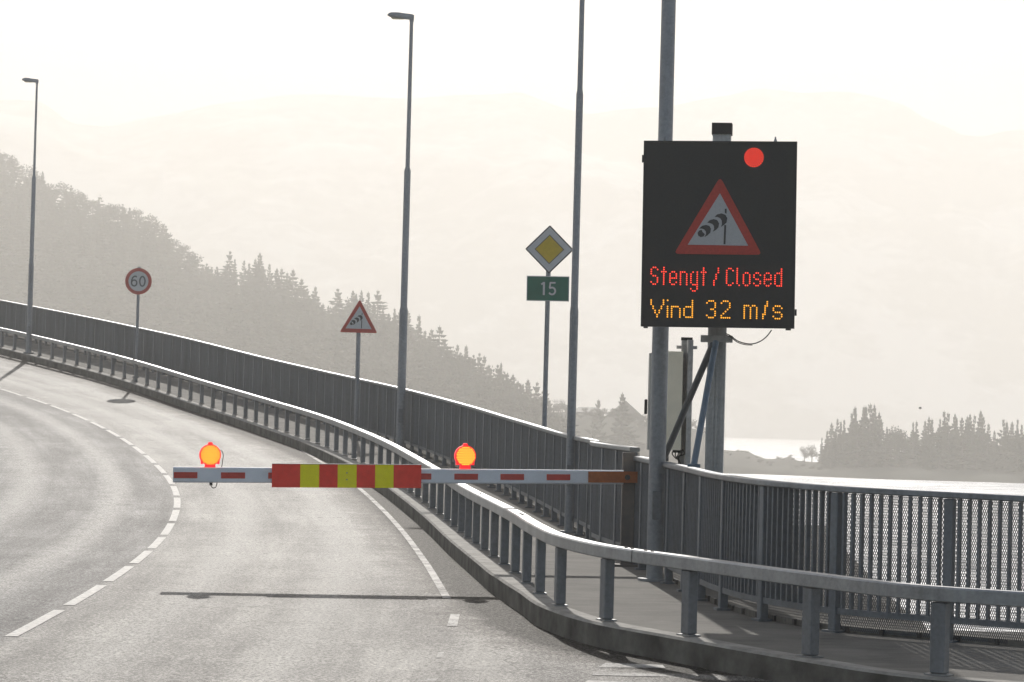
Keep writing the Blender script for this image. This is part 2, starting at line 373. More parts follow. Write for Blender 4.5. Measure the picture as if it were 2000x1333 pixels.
def build(name, mb, mats, parent=None, loc=None, smooth=False):
    o_loc = Vector(ROOT[parent.name]) if parent else Vector(loc or (0, 0, 0))
    me = bpy.data.meshes.new(name)
    me.from_pydata([tuple(Vector(v) - o_loc) for v in mb.v], [], mb.f)
    for m in (mats if isinstance(mats, (list, tuple)) else [mats]): me.materials.append(m)
    if len(me.materials) > 1: me.polygons.foreach_set('material_index', mb.m)
    bm = bmesh.new(); bm.from_mesh(me); bmesh.ops.recalc_face_normals(bm, faces=bm.faces); bm.to_mesh(me); bm.free()
    if not parent and sum(p.normal.z*p.area for p in me.polygons) < -1: me.flip_normals()
    if smooth:
        me.polygons.foreach_set('use_smooth', [True]*len(me.polygons))
        me.set_sharp_from_angle(angle=R(40))
    o = bpy.data.objects.new(name, me); COL.objects.link(o)
    ROOT[o.name] = o_loc
    if parent: o.parent = parent
    else: o.location = o_loc
    return o
def tag(o, label=None, cat=None, group=None, kind=None):
    if label: o['label'] = label
    if cat: o['category'] = cat
    if group: o['group'] = group
    if kind: o['kind'] = kind
    return o
def thing(name, loc, label, cat, group=None):
    o = bpy.data.objects.new(name, None); o.empty_display_size = 0.3; COL.objects.link(o); o.location = loc; ROOT[o.name] = Vector(loc)
    return tag(o, label, cat, group)
def struct(name, mb, mats, smooth=False, loc=None):
    return tag(build(name, mb, mats, loc=loc, smooth=smooth), kind='structure')
def grid(mb, nx, ny, fn, mi=0):
    vs = [fn(i/(nx-1), j/(ny-1)) for j in range(ny) for i in range(nx)]
    fs = [(j*nx+i, j*nx+i+1, (j+1)*nx+i+1, (j+1)*nx+i) for j in range(ny-1) for i in range(nx-1)]
    return mb.add(vs, fs, mi)
def FR(loc, yaw=0.0, tilt=0.0):
    return Matrix.Translation(loc) @ Matrix.Rotation(yaw, 4, 'Z') @ Matrix.Rotation(tilt, 4, 'Y')
def resample(pts, step):
    out = [Vector(pts[0])]; d = 0.0
    for a, b in zip(pts, pts[1:]):
        a, b = Vector(a), Vector(b); L = (b-a).length; t = step - d
        while t <= L: out.append(a.lerp(b, t/L)); t += step
        d = (d + L) % step if L else d
        d = L - (t - step)
    return out
def catmull(P, sub=8):
    P = [Vector(p) for p in P]; out = []
    for i in range(len(P)-1):
        p0 = P[max(i-1, 0)]; p1 = P[i]; p2 = P[i+1]; p3 = P[min(i+2, len(P)-1)]
        for k in range(sub):
            t = k/sub
            out.append(0.5*((2*p1) + (p2-p0)*t + (2*p0-5*p1+4*p2-p3)*t*t + (3*p1-p0-3*p2+p3)*t**3))
    out.append(P[-1]); return out

# ------------------------------------------------------------------ plan curves (X, Y), far to the left
GP = [(1834,19.96),(1582,21.0),(1345,22.4),(1184,23.55),(1093,24.9),(1054,26.2),(1028,27.5),(1006,28.9),(929,34.3),(873,39.7),(816,45.0),(758,50.4),(691,55.7),(620,61.0),(540,66.2),(459,71.4),(372,76.55),(287.5,81.6),(197.5,86.6),(102,91.5),(4,96.3)]
g2 = [at_px(px, Y, zw(Y)) for px, Y in GP]
a0 = g2[0]; g2 = [Vector((a0.x+2.9, a0.y-1.0, 0)), Vector((a0.x+1.45, a0.y-.62, 0))] + g2
hd = atan2(g2[-1].x-g2[-2].x, g2[-1].y-g2[-2].y); p = g2[-1].copy()
for i in range(8):
    hd -= R(1.7); p = p + Vector((sin(hd), cos(hd), 0))*5.4; g2.append(p.copy())
GUARD = catmull([Vector((q.x, q.y, 0)) for q in g2], 10)
def offset(curve, d):
    out = []
    for i, p in enumerate(curve):
        t = (curve[min(i+1, len(curve)-1)] - curve[max(i-1, 0)]).normalized()
        out.append(p + Vector((t.y, -t.x, 0))*d)
    return out
# fence: near part surveyed, far part 1.5 m outside the guard rail
fp = [(2300,21.2),(2150,21.75),(2000,22.05),(1850,22.4),(1628,23.0),(1476,24.0),(1395,25.2),(1340,26.8),(1283,28.7),(1237,30.6)]
near_f = [at_px(px, Y, zw(Y)) for px, Y in fp]
far_f = [q for q in offset(GUARD, 1.52) if q.y > 35.5][::5]
FENCE = catmull([Vector((q.x, q.y, 0)) for q in near_f] + [Vector((1.03, 33.6, 0))] + far_f, 8)
def lift(curve, fn, dz=0.0): return [Vector((q.x, q.y, fn(q.y)+dz)) for q in curve]
_ka, _kb = offset(GUARD, -0.16), offset(GUARD, -0.26)
KERBC = [a.lerp(b, max(0, min(1, (g.y-26.5)/2.5))) for a, b, g in zip(_ka, _kb, GUARD)]
def x_on(curve, Y):
    best = None
    for a, b in zip(curve, curve[1:]):
        if (a.y-Y)*(b.y-Y) <= 0 and a.y != b.y:
            t = (Y-a.y)/(b.y-a.y); best = a.x+(b.x-a.x)*t
    return best

# ------------------------------------------------------------------ road
cpx = [(-60,741),(20,765),(67,780),(108,793),(143,807),(175,821),(210,838),(240,855),(263,872),(285,889),(305,906),(325,926),(341,945),(350,965),(351,985),(346,1007),(333,1033),(310,1061),(278,1091),(236,1126),(176,1165),(92,1212),(-20,1265)]
cl_pts = [hit(*q) for q in cpx]
cl_pts = [Vector((q.x, q.y, 0)) for q in cl_pts]
for _ in range(3):
    cl_pts = [cl_pts[0]] + [(a+b*2+c_)/4 for a, b, c_ in zip(cl_pts, cl_pts[1:], cl_pts[2:])] + [cl_pts[-1]]
e = cl_pts[0]; far_ext = []
dirv = (cl_pts[0]-cl_pts[2]).normalized(); hd = atan2(dirv.x, dirv.y)
for i in range(7):
    hd -= R(1.6); e = e + Vector((sin(hd), cos(hd), 0))*6; far_ext.append(e)
e = cl_pts[-1]; d2 = (cl_pts[-1]-cl_pts[-3]).normalized()
near_ext = [e + d2*5*k + Vector((-0.10*k*k, 0, 0)) for k in range(1, 7)]
CL = catmull(list(reversed(far_ext)) + cl_pts + near_ext, 6)
def seg_dist(curve, x, y):
    best = 1e9; sg = 1
    for a, b in zip(curve, curve[1:]):
        dx, dy = b.x-a.x, b.y-a.y; L = dx*dx+dy*dy
        if not L: continue
        t = max(0, min(1, ((x-a.x)*dx+(y-a.y)*dy)/L)); qx, qy = a.x+dx*t-x, a.y+dy*t-y; d = qx*qx+qy*qy
        if d < best: best = d; sg = 1 if (dx*(y-a.y)-dy*(x-a.x)) > 0 else -1
    return sg*sqrt(best)
def road_right(Y):
    if Y < 21.0: return 9.0
    return (x_on(FENCE, Y) or 9.0) - 0.1
mb = MB(); YS = [-25+2.5*i for i in range(14)] + [10+0.5*i for i in range(215)]
NX = 64; rv = []
for Y in YS:
    xr = road_right(Y); xl = min((x_on(CL, Y) or -8)-7.5, -16)
    for i in range(NX): rv.append((lerp(xl, xr, i/(NX-1)), Y, zr(Y)))
mb.add(rv, [(j*NX+i, j*NX+i+1, (j+1)*NX+i+1, (j+1)*NX+i) for j in range(len(YS)-1) for i in range(NX-1)])
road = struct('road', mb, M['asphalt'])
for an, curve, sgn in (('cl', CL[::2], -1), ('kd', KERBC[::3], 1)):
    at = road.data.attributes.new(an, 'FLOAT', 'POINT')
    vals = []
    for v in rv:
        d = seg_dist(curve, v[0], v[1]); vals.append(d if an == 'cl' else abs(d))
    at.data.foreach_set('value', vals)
# markings, 4 mm above the asphalt
mk = MB()
Lc = 0; arr = [0]
for a, b in zip(CL, CL[1:]): Lc += (b-a).length; arr.append(Lc)
def at_len(curve, arr, s):
    for i in range(len(arr)-1):
        if arr[i+1] >= s: t = (s-arr[i])/(arr[i+1]-arr[i]+1e-9); return curve[i].lerp(curve[i+1], t)
    return curve[-1]
def strip(mb, curve, wd, z=0.004):
    pts = [Vector((q.x, q.y, 0)) for q in curve]; vs = []
    for i, p in enumerate(pts):
        t = (pts[min(i+1, len(pts)-1)] - pts[max(i-1, 0)]).normalized(); n = Vector((t.y, -t.x, 0))*wd/2
        for q in (p-n, p+n): vs.append((q.x, q.y, zr(q.y)+z))
    mb.add(vs, [(2*i, 2*i+1, 2*i+3, 2*i+2) for i in range(len(pts)-1)])
# arclength of a surveyed dash centre so the dashes fall where they do
q = hit(176, 1165); i0 = min(range(len(CL)), key=lambda i: (CL[i]-Vector((q.x, q.y, 0))).length)
qb = hit(333, 1033); i1 = min(range(len(CL)), key=lambda i: (CL[i]-Vector((qb.x, qb.y, 0))).length)
DP = abs(arr[i0]-arr[i1])/4.0
s0 = arr[i0] % DP
k = 0
while s0 + k*DP < Lc - 2:
    s = s0 + k*DP
    if s > 3 and CL and s < arr[i0] + DP*1.6:
        strip(mk, [at_len(CL, arr, s-DP*.41+DP*.82*j/6) for j in range(7)], 0.105)
    k += 1
struct('centre_line_marking', mk, M['white_paint'])
mk = MB()
ed = [hit(*q) for q in ((437,813),(500,839),(568,868),(622,900),(668,928),(705,957),(737,986),(770,1020),(800,1056),(830,1098),(853,1135),(873,1170))]
ed = catmull([Vector((q.x, q.y, 0)) for q in ed], 5)
strip(mk, ed, 0.08)
struct('edge_line_marking', mk, M['worn_paint'])
mk = MB()
def patch(x0, y0, x1, y1, x2, y2, x3, y3):
    vs = [hit(x0, y0), hit(x1, y1), hit(x2, y2), hit(x3, y3)]
    mk.add([(v.x, v.y, zr(v.y)+0.004) for v in vs], [(0, 1, 2, 3)])
patch(873, 1224, 893, 1224, 898, 1201, 880, 1201)
patch(852, 1286, 866, 1286, 867, 1275, 856, 1275)
patch(826, 1333, 850, 1333, 856, 1326, 834, 1326)
for (xa, ya, xb, yb, h) in ((1168, 1296, 1300, 1300, 9), (1155, 1313, 1305, 1319, 7), (1135, 1330, 1300, 1337, 8)):
    patch(xa, ya+h, xb, yb+h-3, xb-6, yb, xa+14, ya)
struct('worn_road_marking', mk, M['worn_paint'])

# ------------------------------------------------------------------ walkway slab with kerb
ol = FENCE[0:1] + FENCE
inner = [q for q in KERBC if q.y > 0]; outer = offset(FENCE, 0.30)
def norm_sample(curve, n):
    a = [0]
    for p, q in zip(curve, curve[1:]): a.append(a[-1]+(q-p).length)
    return [at_len(curve, a, a[-1]*i/(n-1)) for i in range(n)]
# pair the points by depth where the walk runs away from the viewer, by share of length at the bend
NI = 200
oi = []
inn = norm_sample(inner, NI*2)
for q in inn:
    b = min(range(len(outer)), key=lambda i: (outer[i]-q).length)
    oi.append(outer[b])
# keep the outer run monotone
mx = 0; idx = []
for q in inn:
    b = min(range(len(outer)), key=lambda i: (outer[i]-q).length); mx = max(mx, b); idx.append(mx)
def smooth_idx(a, k=9):
    return [sum(a[max(0, i-k):i+k+1])/len(a[max(0, i-k):i+k+1]) for i in range(len(a))]
idx = smooth_idx(idx)
oi = []
for v in idx:
    i = int(v); t = v-i; oi.append(outer[i].lerp(outer[min(i+1, len(outer)-1)], t))
mb = MB(); rows = []; ch = 0.02
for a, b in zip(inn, oi):
    d = (b-a).normalized(); za, zb = zw(a.y), zw(b.y); row = []
    for (q, z) in ((a, za-KERB-0.12), (a, za-ch), (a+d*ch, za), (a+d*0.20, za+.0), (a.lerp(b, .5), zw(a.lerp(b, .5).y)), (b-d*0.25, zb), (b-d*0.25, zb+0.05), (b, zb+0.05), (b, zb-0.75)):
        row.append((q.x, q.y, z))
    rows.append(row)
n = len(rows[0])
for k in range(n-1):
    mb.add([] if k else [v for r in rows for v in r], [], 0)
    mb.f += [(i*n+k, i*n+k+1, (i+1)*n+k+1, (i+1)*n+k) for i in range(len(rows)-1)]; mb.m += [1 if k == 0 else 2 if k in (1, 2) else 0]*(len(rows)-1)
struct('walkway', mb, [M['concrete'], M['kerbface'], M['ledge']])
# bridge deck body under road and walkway, and the ground of the approach
mb = MB(); vs = []
for Y in [28+2*i for i in range(45)]:
    xr = (x_on(FENCE, Y) or 3)+0.24; xl = min((x_on(CL, Y) or -8)-7.7, -16.2); z = zr(Y)-0.05
    vs += [(xl, Y, z), (xl, Y, z-.9), (xl+3, Y, z-1.9), (xr-3, Y, z-1.9), (xr, Y, z-.9)]
nn_ = 45
mb.add(vs, [(5*i+k, 5*i+k+1, 5*i+k+6, 5*i+k+5) for i in range(nn_-1) for k in range(4)])
mb.add(vs[:5], [(0, 1, 2, 3, 4)])
struct('bridge_deck', mb, M['deckside'])
mb = MB()
for (yp, hw) in ((62, 1.0), (95, 1.0)):
    xm = ((x_on(FENCE, yp) or 0)+(x_on(CL, yp) or 0)-7)/2
    mb.box((xm, yp, (zr(yp)-1.9)/2-0.5), (5, 1.6, zr(yp)-1.9+1.0), Matrix.Rotation(R(12), 3, 'Z'))
struct('bridge_pier', mb, M['deckside'])
mb = MB()
mb.box((-3.7, 1.5, 3.0), (26, 56, 7.9)); 
struct('approach_embankment', mb, M['rock'])

# ------------------------------------------------------------------ guard rail
arrG = [0]
for a, b in zip(GUARD, GUARD[1:]): arrG.append(arrG[-1]+(b-a).length)
def gpt(s): return at_len(GUARD, arrG, s)
def gdir(s):
    d = gpt(s+0.15)-gpt(max(0, s-0.15)); return atan2(d.y, d.x)
qa = g2[2]; s_first = arrG[min(range(len(GUARD)), key=lambda i: (GUARD[i]-Vector((qa.x, qa.y, 0))).length)]
GL = 1.35
first = s_first - GL
gr = thing('guard_rail', tuple(Vector((gpt(s_first).x, gpt(s_first).y, zw(gpt(s_first).y)))), 'low galvanized steel guard rail curving along the kerb between road and walkway', 'guard rail')
RH = 0.62
def s_near(q): return arrG[min(range(len(GUARD)), key=lambda i: (GUARD[i]-Vector((q.x, q.y, 0))).length)]
posts = [s_near(g2[2])-1.4] + [s_near(g2[i]) for i in range(2, 10)]
s = posts[-1]+GL
while s < arrG[-1]-0.5: posts.append(s); s += GL
mpost = None
for i, s in enumerate(posts):
    p = gpt(s); a = gdir(s); z = zw(p.y); rot = Matrix.Rotation(a, 3, 'Z')
    mb = MB()
    if i < 100:
        mb.box((p.x, p.y, z+(RH-0.11)/2+0.006), (0.115, 0.085, RH-0.11-0.012), rot, bev=0.008)
        po = build('post', mb, M['post'], gr)
        mb = MB(); mb.box((p.x, p.y, z+0.005), (0.18, 0.115, 0.010), rot); build('base_plate', mb, M['rail'], po)
seg = []; s = first-0.35; k = 0
prof = [(-.058, -.105), (.058, -.105), (.065, -.098), (.065, -.012), (.053, 0), (-.053, 0), (-.065, -.012), (-.065, -.098)]
while s < arrG[-1]-1:
    e_ = min(s+GL*4-0.012, arrG[-1]-0.1)
    pts = [gpt(lerp(s, e_, j/24)) for j in range(25)]
    mb = MB(); mb.sweep([(q.x, q.y, zw(q.y)+RH) for q in pts], prof)
    rl = build('rail', mb, M['rail'], gr, smooth=False)
    if s < 45:
        hb = MB()
        for ss in (s+0.10, s+0.20, e_-0.10, e_-0.20):
            q = gpt(ss); hb.tube([(q.x, q.y, zw(q.y)+RH-0.004), (q.x, q.y, zw(q.y)+RH+0.008)], 0.014, 8)
        build('bolt_head', hb, M['dark'], rl)
    s += GL*4; k += 1

# ------------------------------------------------------------------ pedestrian fence, two sections
arrF = [0]
for a, b in zip(FENCE, FENCE[1:]): arrF.append(arrF[-1]+(b-a).length)
def fpt(s): return at_len(FENCE, arrF, s)
def fdir(s):
    d = fpt(s+0.12)-fpt(max(0, s-0.12)); return atan2(d.y, d.x)
q = near_f[-1]; s_gap = arrF[min(range(len(FENCE)), key=lambda i: (FENCE[i]-Vector((q.x, q.y, 0))).length)]
q = near_f[3]; s_a = arrF[min(range(len(FENCE)), key=lambda i: (FENCE[i]-Vector((q.x, q.y, 0))).length)]
FH = 1.22
def fence(label, s0, s1, phase, step, FH):
    p0 = fpt(s0); root = thing('pedestrian_fence', (p0.x, p0.y, zw(p0.y)), label, 'fence')
    ps = []; s = phase
    while s < s1: 
        if s >= s0: ps.append(s)
        s += step
    if not ps or ps[0]-s0 > 0.3: ps = [s0+0.03] + ps
    if s1-ps[-1] > 0.3: ps.append(s1-0.04)
    for i, s in enumerate(ps[:100]):
        p = fpt(s); rot = Matrix.Rotation(fdir(s), 3, 'Z'); z = zw(p.y)
        mb = MB(); mb.box((p.x, p.y, z+(FH-.053)/2), (0.075, 0.075, FH-.053), rot, bev=0.006)
        mb.box((p.x, p.y, z+0.01), (0.15, 0.14, 0.02), rot)
        build('post', mb, M['fence'], root)
    # hand rail and bottom rail, in lengths of six bays
    s = s0
    while s < s1-0.05:
        e_ = min(s+step*6-0.006, s1)
        pts = [fpt(lerp(s, e_, j/24)) for j in range(25)]
        mb = MB(); mb.sweep([(q.x, q.y, zw(q.y)+FH) for q in pts], [(-.045, -.050), (.045, -.050), (.055, -.04), (.055, -.008), (.047, 0), (-.047, 0), (-.055, -.008), (-.055, -.04)])
        build('handrail', mb, M['handrail'], root)
        mb = MB(); mb.sweep([(q.x, q.y, zw(q.y)+0.20) for q in pts], [(-.022, -.05), (.022, -.05), (.022, 0), (-.022, 0)])
        build('bottom_rail', mb, M['fence'], root)
        s += step*6
    # balusters: flat bars on edge
    bars = []
    for a, b in zip([s0]+ps, ps+[s1]):
        n = max(1, round((b-a)/0.088))
        if b-a < 0.15: continue
        for k in range(1, n): bars.append(lerp(a, b, k/n))
    def bar(mb, s):
        p = fpt(s); rot = Matrix.Rotation(fdir(s), 3, 'Z'); z = zw(p.y)
        mb.box((p.x, p.y, z+(0.198+FH-.052)/2), (0.020, 0.042, FH-.052-.198), rot)
    for s in bars[:100]:
        mb = MB(); bar(mb, s); build('baluster', mb, M['fence'], root)
    if len(bars) > 100:
        mb = MB()
        for s in bars[100:]: bar(mb, s)
        tag(build('baluster', mb, M['fence'], root), kind='stuff')
    # expanded metal sheet on the water side
    n = int((s1-s0)/0.12); vs = []; uv = []
    for i in range(n+1):
        s = lerp(s0, s1, i/n); p = fpt(s); a = fdir(s); nrm = Vector((sin(a), -cos(a), 0))
        q = p + nrm*0.052
        vs += [(q.x, q.y, zw(p.y)+0.02), (q.x, q.y, zw(p.y)+FH-.055)]; uv += [(s-s0, 0), (s-s0, FH-.09)]
    mb = MB(); fs = [(2*i, 2*i+2, 2*i+3, 2*i+1) for i in range(n)]; mb.add(vs, fs)
    o = build('wire_mesh', mb, M['mesh'], root)
    ul = o.data.uv_layers.new(name='UVMap')
    for lp in o.data.loops: ul.data[lp.index].uv = uv[lp.vertex_index]
    # clips along the foot of the near sheet
    if s1-s0 < 20:
        for k in range(int((s1-s0)/0.33)):
            s = s0+0.15+k*0.33; p = fpt(s); a = fdir(s); q = p + Vector((sin(a), -cos(a), 0))*0.045
            mb = MB(); mb.box((q.x, q.y, zw(p.y)+0.035), (0.03, 0.03, 0.045), Matrix.Rotation(a, 3, 'Z')); build('clip', mb, M['dark'], root)
    mb = MB(); pts = [fpt(lerp(s0, s1, j/n)) for j in range(n+1)]
    mb.sweep([(q.x, q.y, zw(q.y)+0.035) for q in offset(pts, 0.06)], [(-.006, -.016), (.006, -.016), (.006, .016), (-.006, .016)])
    build('foot_strip', mb, M['fence'], root)
    return root
fence('blue-grey railing with upright bars and wire mesh, facing the viewer before the bright water', 0.1, s_gap-0.09, s_a-1.02*4, 1.02, 1.18)
fence('long grey railing running up the bridge behind the guard rail like a solid band', s_gap+0.09, arrF[-1]-1, s_gap+0.16, 1.03, 1.27)

# ------------------------------------------------------------------ street lamps and poles
def fence_at(px, dz=1.2):
    best = None
    for q in FENCE:
        x, y = proj((q.x, q.y, zw(q.y)+dz))
        if best is None or abs(x-px) < best[0]: best = (abs(x-px), q)
    return best[1]
def pole(px_base, Y, side, rad, label, name, cat, H=8.9, head=True, group=None, steps=(2.95, 5.82)):
    b = at_px(px_base, Y, zw(Y)+1.2); z = zw(Y)
    t = thing(name, (b.x, b.y, z), label, cat, group)
    mb = MB(); x, y = b.x, b.y
    r0, r1, r2 = rad
    mb.tube([(x, y, z-0.02), (x, y, z+steps[0]-.04), (x, y, z+steps[0]+.04), (x, y, z+steps[1]-.04), (x, y, z+steps[1]+.04), (x, y, z+H)], [r0, r0*.97, r1, r1*.97, r2, r2*.82], 20)
    mb.tube([(x, y, z+0.0), (x, y, z+0.025)], r0*2.0, 20)
    build('pole', mb, M['pole'], t, smooth=True)
    hb = MB(); hb.box((x, y-r0-0.004, z+0.75), (0.09, 0.012, 0.28), bev=0.004); build('service_door', hb, M['post'], t)
    if head:
        mb = MB(); L = 0.50; n = 12
        cross = [(0.05, 0.028, 0.05), (0.0, 0.045, 0.058), (-0.12, 0.060, 0.062), (-0.27, 0.082, 0.066), (-0.40, 0.088, 0.058), (-0.47, 0.06, 0.036), (-0.50, 0.012, 0.010)]
        rings = []
        for (dx, wy, hz) in cross:
            cz = z+H-dx*0.10+0.01
            for k in range(n):
                a = 2*pi*k/n; zz = sin(a); zz = zz if zz > 0 else zz*0.45
                rings.append((x+dx, y+cos(a)*wy, cz+zz*hz*1.45))
        fs = [(i*n+k, i*n+(k+1) % n, (i+1)*n+(k+1) % n, (i+1)*n+k) for i in range(len(cross)-1) for k in range(n)] + [tuple(range(n-1, -1, -1)), tuple((len(cross)-1)*n+k for k in range(n))]
        mb.add(rings, fs); mb.tube([(x, y, z+H-.06), (x, y, z+H+.0)], 0.045, 12)
        hd_ = build('lamp_head', mb, M['pole'], t, smooth=True)
        gb = MB(); gb.add([(x-.28+cos(a)*.15, y+sin(a)*.06, z+H+0.038-.038+cos(a)*-.015) for a in [2*pi*k/14 for k in range(14)]] + [(x-.28+cos(a)*.11, y+sin(a)*.04, z+H-0.022) for a in [2*pi*k/14 for k in range(14)]],
                          [tuple(range(14)), tuple(range(27, 13, -1))] + [(k, (k+1) % 14, 14+(k+1) % 14, 14+k) for k in range(14)])
        build('lamp_glass', gb, M['glass'], hd_)
    return t
grp = 'street lamps along the bridge'
pole(58, 93.5, -1, (.088, .072, .042), 'farthest slim grey street lamp at the far left above the bridge railing', 'street_lamp', 'street lamp', H=8.95, group=grp)
pole(784, 58.3, -1, (.088, .070, .045), 'tall grey street lamp with its whole head in view, right of the red triangle sign', 'street_lamp', 'street lamp', H=8.92, group=grp)
pole(1115, 37.5, -1, (.058, .048, .036), 'thin grey lamp post beside the yellow diamond sign, its top out of view', 'street_lamp', 'street lamp', group=grp)
pole(1284, 28.25, -1, (.084, .074, .062), 'thick grey post in the railing behind the left side of the black message sign', 'street_lamp', 'lamp post', group=grp)

# ------------------------------------------------------------------ road signs
def rounded(poly, r, k=4):
    out = []; n = len(poly)
    for i in range(n):
        p0, p1, p2 = [Vector(q) for q in (poly[i-1], poly[i], poly[(i+1) % n])]
        a = (p0-p1).normalized(); b = (p2-p1).normalized(); ang = a.angle(b); d = r/math.tan(ang/2)
        for j in range(k+1):
            t = j/k; A = p1+a*d; B = p1+b*d; q = A*(1-t)**2 + p1*2*t*(1-t) + B*t*t; out.append((q.x, q.y))
    return out
SOCK = [[(820,535),(848,535),(848,612),(820,602)], [(815,785),(845,792),(838,1087),(808,1087)],
 [(665,665),(700,625),(770,608),(830,630),(860,680),(850,750),(800,795),(762,820),(778,780),(775,720),(750,685),(710,665)],
 [(550,755),(590,715),(650,697),(705,715),(735,765),(725,825),(690,865),(640,895),(658,850),(655,805),(630,775),(590,760)],
 [(425,848),(470,805),(530,790),(585,805),(610,850),(600,910),(560,950),(510,980),(535,930),(530,890),(505,860),(465,848)],
 [(465,865),(480,900),(518,935),(495,970),(450,980),(412,955),(403,915),(425,880)]]
def wind_triangle(fr, W, parent, mr, mw_, mk_, y0, thick):
    """fr origin at the middle of the base line"""
    k = W/1365.0; cx, by = 722, 1245
    T = lambda q: ((q[0]-cx)*k, (by-q[1])*k)
    out = [(-W/2, 0), (W/2, 0), (0.012*W, W*0.885)]
    mb = MB(); mb.plate(rounded(out, W*0.035), fr, y0, y0+thick)
    tri = build('red_triangle', mb, mr, parent)
    mb = MB(); mb.plate([T((252, 1100)), T((1190, 1106)), T((740, 295))], fr, y0-0.003, y0-0.0005)
    build('white_face', mb, mw_, tri)
    mb = MB()
    for pl in SOCK: mb.plate([T(q) for q in reversed(pl)], fr, y0-0.006, y0-0.0035)
    build('windsock_symbol', mb, mk_, tri)
    return tri
def stroke(mb, pts, wd, fr, y0, y1, closed=False):
    pts = [Vector(p) for p in pts]; n = len(pts); L = []; Rr = []
    for i, p in enumerate(pts):
        a = pts[(i-1) % n] if (closed or i > 0) else p; b = pts[(i+1) % n] if (closed or i < n-1) else p
        t = (b-a).normalized(); nn = Vector((-t.y, t.x))*wd/2; L.append(p+nn); Rr.append(p-nn)
    m = n if closed else n-1
    for i in range(m):
        j = (i+1) % n
        quad = [(L[i].x, L[i].y), (Rr[i].x, Rr[i].y), (Rr[j].x, Rr[j].y), (L[j].x, L[j].y)]
        mb.plate(quad, fr, y0, y1)
def arc(cx, cy, rx, ry, a0, a1, n=14): return [(cx+rx*cos(R(lerp(a0, a1, i/n))), cy+ry*sin(R(lerp(a0, a1, i/n)))) for i in range(n+1)]
def sign_post(px, Y, ztop, r, dz=1.2):
    b = at_px(px, Y, zw(Y)+dz); mb = MB(); mb.tube([(b.x, b.y, zw(Y)-0.01), (b.x, b.y, ztop)], r, 14); mb.tube([(b.x, b.y, zw(Y)), (b.x, b.y, zw(Y)+.03)], r*2.2, 14)
    return b, mb
# 60 sign
Y = 84.5; ctr = ray(271, 550, Y); b, mb = sign_post(267.5, Y, ctr.z+.40, 0.045)
t = thing('speed_limit_sign', (b.x, b.y, zw(Y)), 'round red rimmed 60 speed limit sign on a slim post at the bridge railing', 'road sign')
build('post', mb, M['pole'], t, smooth=True)
fr = FR((ctr.x, ctr.y-.07, ctr.z), 0, 0); Rd = 0.395
mb = MB(); mb.plate(arc(0, 0, Rd, Rd, 0, 350, 35), fr, 0, 0.012); disc = build('sign_disc', mb, M['sign_red'], t)
mb = MB(); mb.plate(arc(0, 0, Rd*.75, Rd*.75, 0, 350, 35), fr, -.004, -.0005); build('white_face', mb, M['sign_white'], disc)
mb = MB()
stroke(mb, arc(-.125, -.055, .078, .088, 0, 345, 18), .042, fr, -.009, -.0045, True)
stroke(mb, [(-.05, .125), (-.09, .148), (-.135, .140), (-.175, .095), (-.198, .03), (-.203, -.05)], .042, fr, -.0115, -.0092)
build('digit', mb, M['sign_grey'], disc); mb = MB()
stroke(mb, arc(.118, .0, .078, .143, 0, 345, 22), .042, fr, -.009, -.0045, True)
build('digit', mb, M['sign_grey'], disc)
mb = MB(); mb.box((ctr.x, ctr.y-.01, ctr.z+Rd+.012), (.09, .05, .05)); mb.box((ctr.x, ctr.y-.035, ctr.z), (.12, .045, .05)); build('bracket', mb, M['sign_back'], t)
# wind warning sign
Y = 62.3; base = ray(700.5, 650.5, Y); b, mb = sign_post(697.5, Y, base.z+.35, 0.048)
t = thing('wind_warning_sign', (b.x, b.y, zw(Y)), 'red and white triangle windsock warning sign on its own post by the bridge railing', 'road sign')
build('post', mb, M['pole'], t, smooth=True)
wind_triangle(FR((base.x, base.y-.075, base.z), 0, 0), 0.83, t, M['sign_red'], M['sign_white'], M['sign_black'], 0, .012)
mb = MB(); mb.box((b.x, b.y-.035, base.z+.12), (.14, .05, .05)); build('bracket', mb, M['sign_back'], t)
# priority road sign with route number
Y = 42.5; ctr = ray(1073, 488, Y); b, mb = sign_post(1063, Y, ctr.z+.15, 0.036)
t = thing('priority_road_sign', (b.x, b.y, zw(Y)), 'yellow and white diamond priority sign above a green 15 plate on one grey post', 'road sign')
build('post', mb, M['pole'], t, smooth=True)
h = 47.5/F*Y
fr = FR((ctr.x, ctr.y-.06, ctr.z), 0, R(-0.3))
def dia(k): return [(-h*k, 0), (0, -h*k), (h*k, 0), (0, h*k)]
mb = MB(); mb.plate(rounded(dia(1), .02, 3), fr, 0, .012); dd = build('diamond_plate', mb, M['sign_edge'], t)
mb = MB(); mb.plate(dia(.925), fr, -.003, -.0005); build('white_border', mb, M['sign_white'], dd)
mb = MB(); mb.plate(dia(.61), fr, -.006, -.0035); build('black_outline', mb, M['sign_edge'], dd)
mb = MB(); mb.plate(dia(.565), fr, -.009, -.0065); build('yellow_centre', mb, M['sign_yellow'], dd)
c2 = ray(1070, 564.5, Y); fr = FR((c2.x, c2.y-.06, c2.z), 0, R(-0.4)); pw, ph = 83/F*Y/2, 49/F*Y/2
mb = MB(); mb.plate([(-pw, -ph), (pw, -ph), (pw, ph), (-pw, ph)], fr, 0, .012); pl = build('route_plate', mb, M['sign_white'], t)
mb = MB(); k1, k2 = pw-.012, ph-.012; mb.plate([(-k1, -k2), (k1, -k2), (k1, k2), (-k1, k2)], fr, -.003, -.0005); build('green_face', mb, M['sign_green'], pl)
mb = MB(); wd = .030
stroke(mb, [(-.060, -.098), (-.060, .098)], wd, fr, -.008, -.0035); stroke(mb, [(-.058, .086), (-.100, .062)], wd*.9, fr, -.011, -.0082)
build('digit', mb, M['sign_white'], pl); mb = MB()
